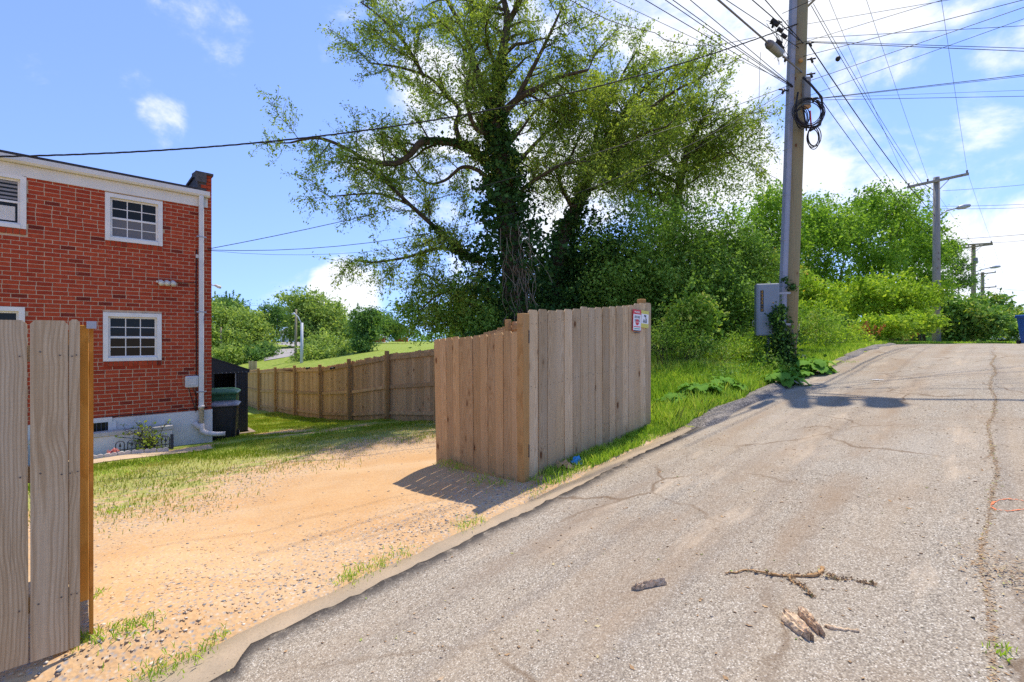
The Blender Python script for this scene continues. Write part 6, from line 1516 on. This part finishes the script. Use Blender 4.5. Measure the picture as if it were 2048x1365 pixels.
# verge strip between fence and kerb, and tufts by the kerb, gate and crack
U = rng.uniform(3.1, 6.6, 16000); V = rng.uniform(3.2, 3.6, 16000); U, V = dens_pick(U, V, lambda u, v: sst(3.4, 4.4, u)*(.25+.75*sst(.3, .6, nz(u, v, 2.5)))*(.5+.5*sst(3.28, 3.4, v)))
tag(blades('verge_grass', uvpts(U, V), .075, .009, 'grass_lush', lean=.7), 'grass strip between the fence panel and the kerb', 'grass', None, 'stuff')
T = []
def tuft(px, py, n, r_, f=None):
    p = G(px, py); a = rng.normal(size=(n, 2))*r_; q = np.stack([p.x+a[:, 0], p.y+a[:, 1]], 1); u = AX*q[:, 0]+AY*q[:, 1]; v = -AY*q[:, 0]+AX*q[:, 1]
    T.append(np.stack([q[:, 0], q[:, 1], np.where(v < edge(u), zR(u, v), np.maximum(H(u, v), zR(u, 3.0)-.05*(v < 3.27)))], 1))
for a in ((700, 1155, 60, .05), (720, 1145, 60, .06), (760, 1130, 70, .06), (800, 1110, 60, .06), (930, 1055, 70, .06), (955, 1045, 50, .05), (690, 1165, 50, .05), (400, 1310, 60, .05), (440, 1275, 40, .03),
          (190, 1280, 60, .05), (240, 1265, 90, .07), (280, 1250, 80, .06), (160, 1285, 50, .04), (130, 1288, 50, .04), (330, 1340, 90, .07), (300, 1352, 60, .06), (195, 1190, 30, .03), (200, 985, 120, .10), (240, 985, 140, .12), (300, 960, 120, .14), (235, 1045, 120, .09), (890, 945, 110, .08), (920, 950, 120, .09),
          (960, 965, 100, .09), (1000, 970, 80, .08), (1060, 960, 60, .05), (1085, 945, 90, .06), (1070, 985, 60, .07), (1110, 965, 50, .06), (1999, 1312, 30, .025), (1520, 745, 80, .1), (1300, 850, 120, .08), (1340, 835, 120, .1), (1770, 692, 60, .15), (1700, 725, 60, .10)): tuft(*a)
tag(blades('grass_tufts', np.concatenate(T), .034, .006, 'grass_lush', lean=1.2), 'scattered grass tufts by the kerb, gate and cracks', 'grass', None, 'stuff')
# gravel on the yard
U = rng.uniform(-1.6, 6.0, 52000); V = 3.25+rng.random(52000)**1.35*6.2
U, V = dens_pick(U, V, lambda u, v: np.clip((.75*np.exp(-((v-3.5)/.38)**2)+.22*np.exp(-((v-4.3)/.5)**2))*(.25+.75*nz(u, v, 1.1))+(.8)*sst(5.6, 7.2, v+.4*np.sin(1.7*u))*(1-sst(8.9, 9.8, v))*(.3+.7*nz(u, v, 1.3))+.012+.25*np.exp(-((u-.6)/.6)**2)*nz(u, v, 2), 0, 1))
tag(pebbles('gravel_stones', uvpts(U, V, .001), .0035+.014*rng.random(len(U))**3, 'gravel'), 'loose grey and tan gravel scattered over the dirt drive', 'gravel', None, 'stuff')
# grit and dry debris on the alley
U = rng.uniform(-.5, 14, 26000); V = rng.uniform(-1.2, 3.0, 26000); near_ = .30*np.exp(-((V-.02)/.05)**2)+.05+.06*nz(U, V)
near_ = near_+.05*np.exp(-((V-2.8)/.2)**2)+.04*np.exp(-((V-1.5)/.4)**2)*nz(U, V, 2); m = near_*1.9 > rng.random(26000); U, V = U[m], V[m]
tag(pebbles('road_grit', uvpts(U, V, .002, zR), .0025+.009*rng.random(len(U))**4, 'debris'), 'grit and leaf crumbs scattered on the alley', 'debris', None, 'stuff')
p = G(2048, 1165); n = 650; a = rng.normal(size=(n, 2))*[.10, .16]; q = np.stack([p.x+a[:, 0], p.y+a[:, 1]], 1); u = AX*q[:, 0]+AY*q[:, 1]; v = -AY*q[:, 0]+AX*q[:, 1]
tag(leaves('leaf_litter', np.stack([q[:, 0], q[:, 1], zR(u, v)+.008+.012*rng.random(n)], 1), .021, 'debris', None, .3, 0, .5, lie=True), 'brown leaf litter heap at the right edge of the road', 'leaf litter', None, 'stuff')
# crack filling
us = np.linspace(.6, 16, 2400)+rng.normal(size=2400)*.01; vs2 = .02+.03*np.sin(us*1.9)+.008*np.sin(us*5.1)+rng.normal(size=2400)*.014
tag(leaves('crack_litter', uvpts(us, vs2, .004, zR), .018, 'debris', None, .4, 0, .6, lie=True), 'dry leaf crumbs lodged in the long crack of the road', 'leaf litter', None, 'stuff')

# ------------------------------------------------------------------ litter on the ground
def bark_slab(x0, y0, x1, y1, w, label, seed):
    a, b = G(x0, y0), G(x1, y1); d = b-a; L_ = d.length; o0 = a; rr = random.Random(seed); t = d.normalized(); s = Vector((-t.y, t.x, 0)).normalized(); m, k_ = 13, 9; top_, bot = [], []
    for i in range(m):
        for j in range(k_):
            f = i/(m-1); c = j/(k_-1)*2-1; ww = w*(.75+.25*math.sin(3*f+seed))*(1-.25*abs(2*f-1)**4)+rr.uniform(-.006, .006); p = a+d*f+s*(c*ww)+t*rr.uniform(-.012, .012)*(i in (0, m-1))*2
            z = ground_at(p); top_.append(Vector((p.x, p.y, z+.012+.016*(1-c*c)+rr.uniform(0, .009)+.010*(j % 2)))-o0); bot.append(Vector((p.x, p.y, z+.002))-o0)
    fs = [(i*k_+j, i*k_+j+1, (i+1)*k_+j+1, (i+1)*k_+j) for i in range(m-1) for j in range(k_-1)]; n_ = m*k_
    rim = [i*k_ for i in range(m)]+[(m-1)*k_+j for j in range(1, k_)]+[i*k_+k_-1 for i in range(m-2, -1, -1)]+[j for j in range(k_-2, 0, -1)]
    fs += [tuple(n_+q for q in f[::-1]) for f in fs]+[(rim[i], rim[(i+1) % len(rim)], n_+rim[(i+1) % len(rim)], n_+rim[i]) for i in range(len(rim))]
    o = recalc(Geo().add(top_+bot, fs).build('bark_piece', 'dead_bark')); o.location = o0; return tag(o, label, 'bark', 'bark pieces fallen on the alley')
bark_slab(1572, 1236, 1618, 1283, .045, 'flat piece of dead bark on the road, left of the pair', 1)
bark_slab(1602, 1230, 1642, 1274, .030, 'rough piece of dead bark on the road touching the small stick', 2)
bark_slab(1270, 1183, 1326, 1172, .013, 'small curled strip of bark lying alone left of the twig', 3)
def stick(pts, r0, r1, label, cat='twig', mat='dead_twig', side=0, seed=0, name='fallen_twig', parts=None):
    P = [G(x, y) for x, y in pts]; o0 = P[0]; rr = random.Random(seed); P = [p+Vector((rr.gauss(0, .004), rr.gauss(0, .004), .010+rr.random()*.006)) for p in smooth_path(P, 4)]; m = len(P)
    o = empty(name, o0, 0, label, cat); Geo().tube([p-o0 for p in P], [(r0+(r1-r0)*i/(m-1))*rr.uniform(.75, 1.3) for i in range(m)], 7).build('stem', mat, o)
    if parts:
        for br in parts: Q = [G(x, y)+Vector((0, 0, .01)) for x, y in br]; Geo().tube([p-o0 for p in smooth_path(Q, 4)], [.008-.005*i/(4*(len(Q)-1)) for i in range(4*(len(Q)-1)+1)], 6).build('side_branch', mat, o); P = P+smooth_path(Q, 8)
    if side:
        L_ = [rr.choice(P)-o0+Vector((rr.gauss(0, .012), rr.gauss(0, .012), abs(rr.gauss(0, .008)))) for _ in range(side)]; leaves('dry_leaves', np.array([tuple(p) for p in L_]), .022, 'debris', o, .5, 0)
    return o
stick([(1645, 1141), (1636, 1152), (1610, 1156), (1576, 1156), (1545, 1153), (1520, 1148), (1490, 1144), (1455, 1152)], .012, .004, 'brown forked twig with dry leaf bits in the middle of the road', side=170, seed=4, parts=[[(1578, 1157), (1584, 1168), (1600, 1174), (1612, 1184), (1625, 1197)]])
stick([(1652, 1155), (1680, 1163), (1715, 1168), (1750, 1175)], .004, .002, 'thin sprig of dried leaves right of the forked twig', side=110, seed=5)
stick([(1650, 1258), (1668, 1261), (1695, 1266), (1720, 1268)], .010, .008, 'short pale stick joined to the bark pieces', mat='dead_bark', seed=6)
# spray paint ring
c = G(2022, 1012); g = Geo(); n = 40; pts = []
for k_ in range(n):
    a = 2*math.pi*k_/n; q = G(2020+38*math.cos(a)*(1+.05*math.sin(3*a)), 1013+12*math.sin(a)); pts.append(q)
vs_ = []
for k_ in range(n):
    q = pts[k_]; d_ = (q-c); d_.z = 0; d_.normalize(); w_ = .0045+.0035*math.sin(k_*.9+math.sin(k_*2.1))
    for s in (-1, 1): e = q+d_*w_*s; vs_.append(Vector((e.x, e.y, ground_at(e)+.006))-c)
o = Geo().add(vs_, [(2*k_, 2*k_+1, (2*k_+3) % (2*n), (2*k_+2) % (2*n)) for k_ in range(n)]).build('paint_ring', 'spray_orange'); o.location = c; tag(o, 'orange spray painted ring on the asphalt at the right edge', 'paint mark')
# blue glove and paper by the fence
def crumple(x, y, sx, sy, sz, mat, name, label, cat, seed):
    p = G(x, y); r_ = np.random.default_rng(seed); n = 14; th = np.linspace(0, 2*np.pi, n, endpoint=False); vs_ = [(0, 0, sz)]; fs = []
    for ring in range(1, 4):
        for t in th: k_ = (ring/3)*(1+.35*r_.normal()*.6); vs_.append((sx*k_*math.cos(t), sy*k_*math.sin(t), max(.002, sz*(1-ring/3.2)+r_.normal()*sz*.35)))
    fs += [(0, 1+i, 1+(i+1) % n) for i in range(n)]+[(1+r*n+i, 1+(r+1)*n+i, 1+(r+1)*n+(i+1) % n, 1+r*n+(i+1) % n) for r in range(2) for i in range(n)]
    o = recalc(Geo().add(vs_, fs).build(name, mat)); o.location = p+Vector((0, 0, .012)); return tag(o, label, cat)
crumple(1152, 930, .10, .06, .09, 'glove_blue', 'plastic_glove', 'crumpled bright blue plastic glove in the grass by the fence', 'glove', 1)
crumple(1128, 938, .11, .06, .085, 'paper_tan', 'crumpled_paper', 'crumpled tan paper lying beside the blue glove', 'litter', 2)
crumple(1755, 761, .13, .03, .006, 'sign_white', 'paper_scrap', 'flat white paper scrap on the road beyond the pole shadow', 'litter', 3)
crumple(1640, 1148, .012, .012, .006, 'glove_blue', 'plastic_scrap', 'tiny pale plastic scrap near the forked twig', 'litter', 4) if False else None

# ------------------------------------------------------------------ far things
# white street lamp and wooden pole across the fence
b = PD(603, 735, 44); lp = empty('street_lamp', Vector((b.x, b.y, -1.6)), 0, 'white steel street lamp with a short bent arm beyond the long fence', 'street lamp')
def LP(x, y): return PD(x, y, 44)-Vector((b.x, b.y, -1.6))
Geo().tube([(0, 0, 0), LP(604, 646)], [.15, .12], 12).build('lamp_post', 'steel_white', lp); Geo().tube([LP(603, 648), LP(600, 642), LP(596, 634), LP(591, 630)], .05, 8).build('lamp_arm', 'steel_white', lp); Geo().tube([LP(592, 630), LP(588, 628), LP(584, 629)], [.05, .14, .08], 8).build('lamp_head', 'steel_white', lp)
b = PD(591, 735, 47); o = empty('wooden_pole', Vector((b.x, b.y, -1.6)), 0, 'weathered wooden pole standing just left of the white street lamp', 'pole'); t_ = PD(592, 619, 47)-Vector((b.x, b.y, -1.6)); Geo().tube([(0, 0, 0), t_*.5, t_], [.14, .125, .11], 10).build('pole_shaft', 'far_pole', o); Geo().box(-.4, .4, -.03, .03, t_.z-.55, t_.z-.45).build('cross_arm', 'far_pole', o)
b = PD(441, 735, 58); o = empty('wooden_pole', Vector((b.x, b.y, -1.4)), 0, 'slim pale pole in front of the distant trees near the brick corner', 'pole'); t_ = PD(442, 655, 58)-Vector((b.x, b.y, -1.4)); Geo().tube([(0, 0, 0), t_*.5, t_], [.13, .12, .10], 8).build('pole_shaft', 'far_pole', o); Geo().box(-.3, .3, -.03, .03, t_.z-.5, t_.z-.42).build('cross_arm', 'far_pole', o)
wire([PD(420, 592, 70), PD(520, 612, 80), PD(700, 640, 90)], .03, 'faint distant wire above the far trees left', .3, name='distant_wire', group=None)
def far_house(x0, x1, yt, yb, d, wallm, roofm, label, roofh=.4, wins_=3, rz=0.0):
    a = PD(x0, yb, d); c = PD(x1, yt, d); w_ = c.x-a.x; h_ = c.z-a.z; o = empty('distant_house', Vector(((a.x+c.x)/2, d, a.z-1.2)), rz, label, 'house'); hw = h_*(1-roofh)+1.2
    Geo().box(-w_/2, w_/2, 0, 7, 0, hw).build('wall', wallm, o)
    g = Geo(); g.prism([(-.3, hw), (7.3, hw), (3.5, hw+h_*roofh)], 'x', -w_/2-.3, w_/2+.3); recalc(g.build('roof', roofm, o))
    for i in range(wins_): x = -w_/2+w_*(i+.5)/wins_; wn = Geo().box(x-w_*.07, x+w_*.07, -.05, -.004, 1.4, hw-.4).build('window', 'trim_white', o); Geo().box(x-w_*.055, x+w_*.055, -.07, -.052, 1.5, hw-.5).build('pane', 'window_glass', wn)
far_house(735, 763, 668, 681, 118, 'far_white', 'far_white', 'small white house with pale gable on the grassy slope', .5, 2)
far_house(466, 500, 697, 712, 90, 'far_brick', 'far_white', 'distant low brick house with pale roof between the left trees', .45, 3)
far_house(560, 600, 655, 690, 120, 'far_white', 'far_roof', 'distant white house glimpsed above the far street', .35, 3)
o = Geo().box(-1.9, 1.9, 0, 1.0, 0, 1.0).build('far_brick_wall', 'far_brick'); p = PD(753, 685, 112); o.location = (p.x, p.y, p.z); tag(o, 'low red brick wall in front of the small white house', 'wall')
o = Geo().box(-1.6, 1.6, 0, .9, 0, 1.05).build('far_brick_shed', 'far_brick'); p = PD(802, 684, 112); o.location = (p.x, p.y, p.z); tag(o, 'red brick outbuilding on the slope right of the white house', 'outbuilding')
def car(name, p, L_, rz, body, label):
    o = empty(name, p, rz, label, 'car'); g = Geo(); g.prism([(-L_/2, .35), (L_/2, .35), (L_/2, .75), (L_*.28, .9), (L_*.12, 1.42), (-L_*.3, 1.45), (-L_*.44, .95), (-L_/2, .9)], 'y', -.85, .85); recalc(g.build('body', body, o))
    g = Geo(); g.prism([(L_*.24, .95), (L_*.11, 1.36), (-L_*.28, 1.39), (-L_*.4, .98)], 'y', -.86, .86); recalc(g.build('window', 'window_glass', o))
    for x in (-L_*.3, L_*.3):
        for y in (-.75, .75): w_ = Geo(); w_.tube([(x, y-.12, .33), (x, y+.12, .33)], .33, 14, smooth=False); t_ = w_.build('wheel', 'tyre', o); Geo().tube([(x, y+(.13 if y > 0 else -.13), .33), (x, y+(.121 if y > 0 else -.121), .33)], .18, 10, smooth=False).build('rim', 'galvanised', t_)
    for y in (-.6, .6): Geo().box(L_/2, L_/2+.02, y-.15, y+.15, .6, .74).build('headlight', 'sign_white', o)
p = PD(549, 711, 84); car('parked_car', p, 4.3, 1.1, 'car_silver', 'silver blue car parked on the far street')
p = PD(2068, 690, 33); p.z = 1.62; car('parked_van', p, 5.0, .1, 'car_white', 'white vehicle just visible behind the blue bin at the right edge')
def far_fence(x0, x1, yt, yb, d, label):
    a = PD(x0, yb, d); c = PD(x1, yt, d); o = empty('distant_fence', a, 0, label, 'fence'); n = 7; w_ = (c.x-a.x)/n; m = Geo().prism([(0, -.6), (w_*.92, -.6), (w_*.92, c.z-a.z), (0, c.z-a.z)], 'y', 0, .03).mesh('slat', 'picket_weathered')
    for i in range(n): q = link(bpy.data.objects.new('slat', m), o); q.location = (i*w_, 0, random.uniform(-.05, .05))
far_fence(497, 514, 722, 735, 40, 'pale weathered fence piece beyond the shed roof')
# blue recycling bin on the right edge
p = PD(2060, 690, 20.5); p.z = ground_at(p)
def blue_bin():
    r = empty('recycling_bin', p, -.3, 'blue wheeled recycling bin cut by the right edge of the picture', 'bin'); w_ = .30; h_ = 1.35
    vs_ = [(s*w_*a, t*w_*1.15*a, z) for a, z in ((.62, .04), (.92, h_*.86)) for s, t in ((-1, -1), (1, -1), (1, 1), (-1, 1))]
    Geo().add(vs_, [(3, 2, 1, 0), (4, 5, 6, 7), (0, 1, 5, 4), (1, 2, 6, 5), (2, 3, 7, 6), (3, 0, 4, 7)]).build('body', 'bin_blue', r)
    Geo().box(-w_*1.12, w_*1.12, -w_*1.3, w_*1.25, h_*.865, h_*.98, .03).build('lid', 'bin_blue', r)
    for s in (-1, 1): Geo().tube([(s*w_*.6, w_*1.0, .1), (s*w_*.85, w_*1.0, .1)], .1, 14, smooth=False).build('wheel', 'rubber', r)
    Geo().tube([(-w_*.8, w_*1.3, h_*.88), (w_*.8, w_*1.3, h_*.88)], .02, 8).build('handle', 'bin_blue', r)
blue_bin()
crumple(1931, 684, .22, .12, .12, 'sign_white', 'plastic_bag', 'white plastic bag at the foot of the rounded shrub', 'litter', 7)
crumple(2020, 664, .4, .2, .2, 'sign_white', 'plastic_bag', 'pale rubbish bag under the taller shrub by the blue bin', 'litter', 8)
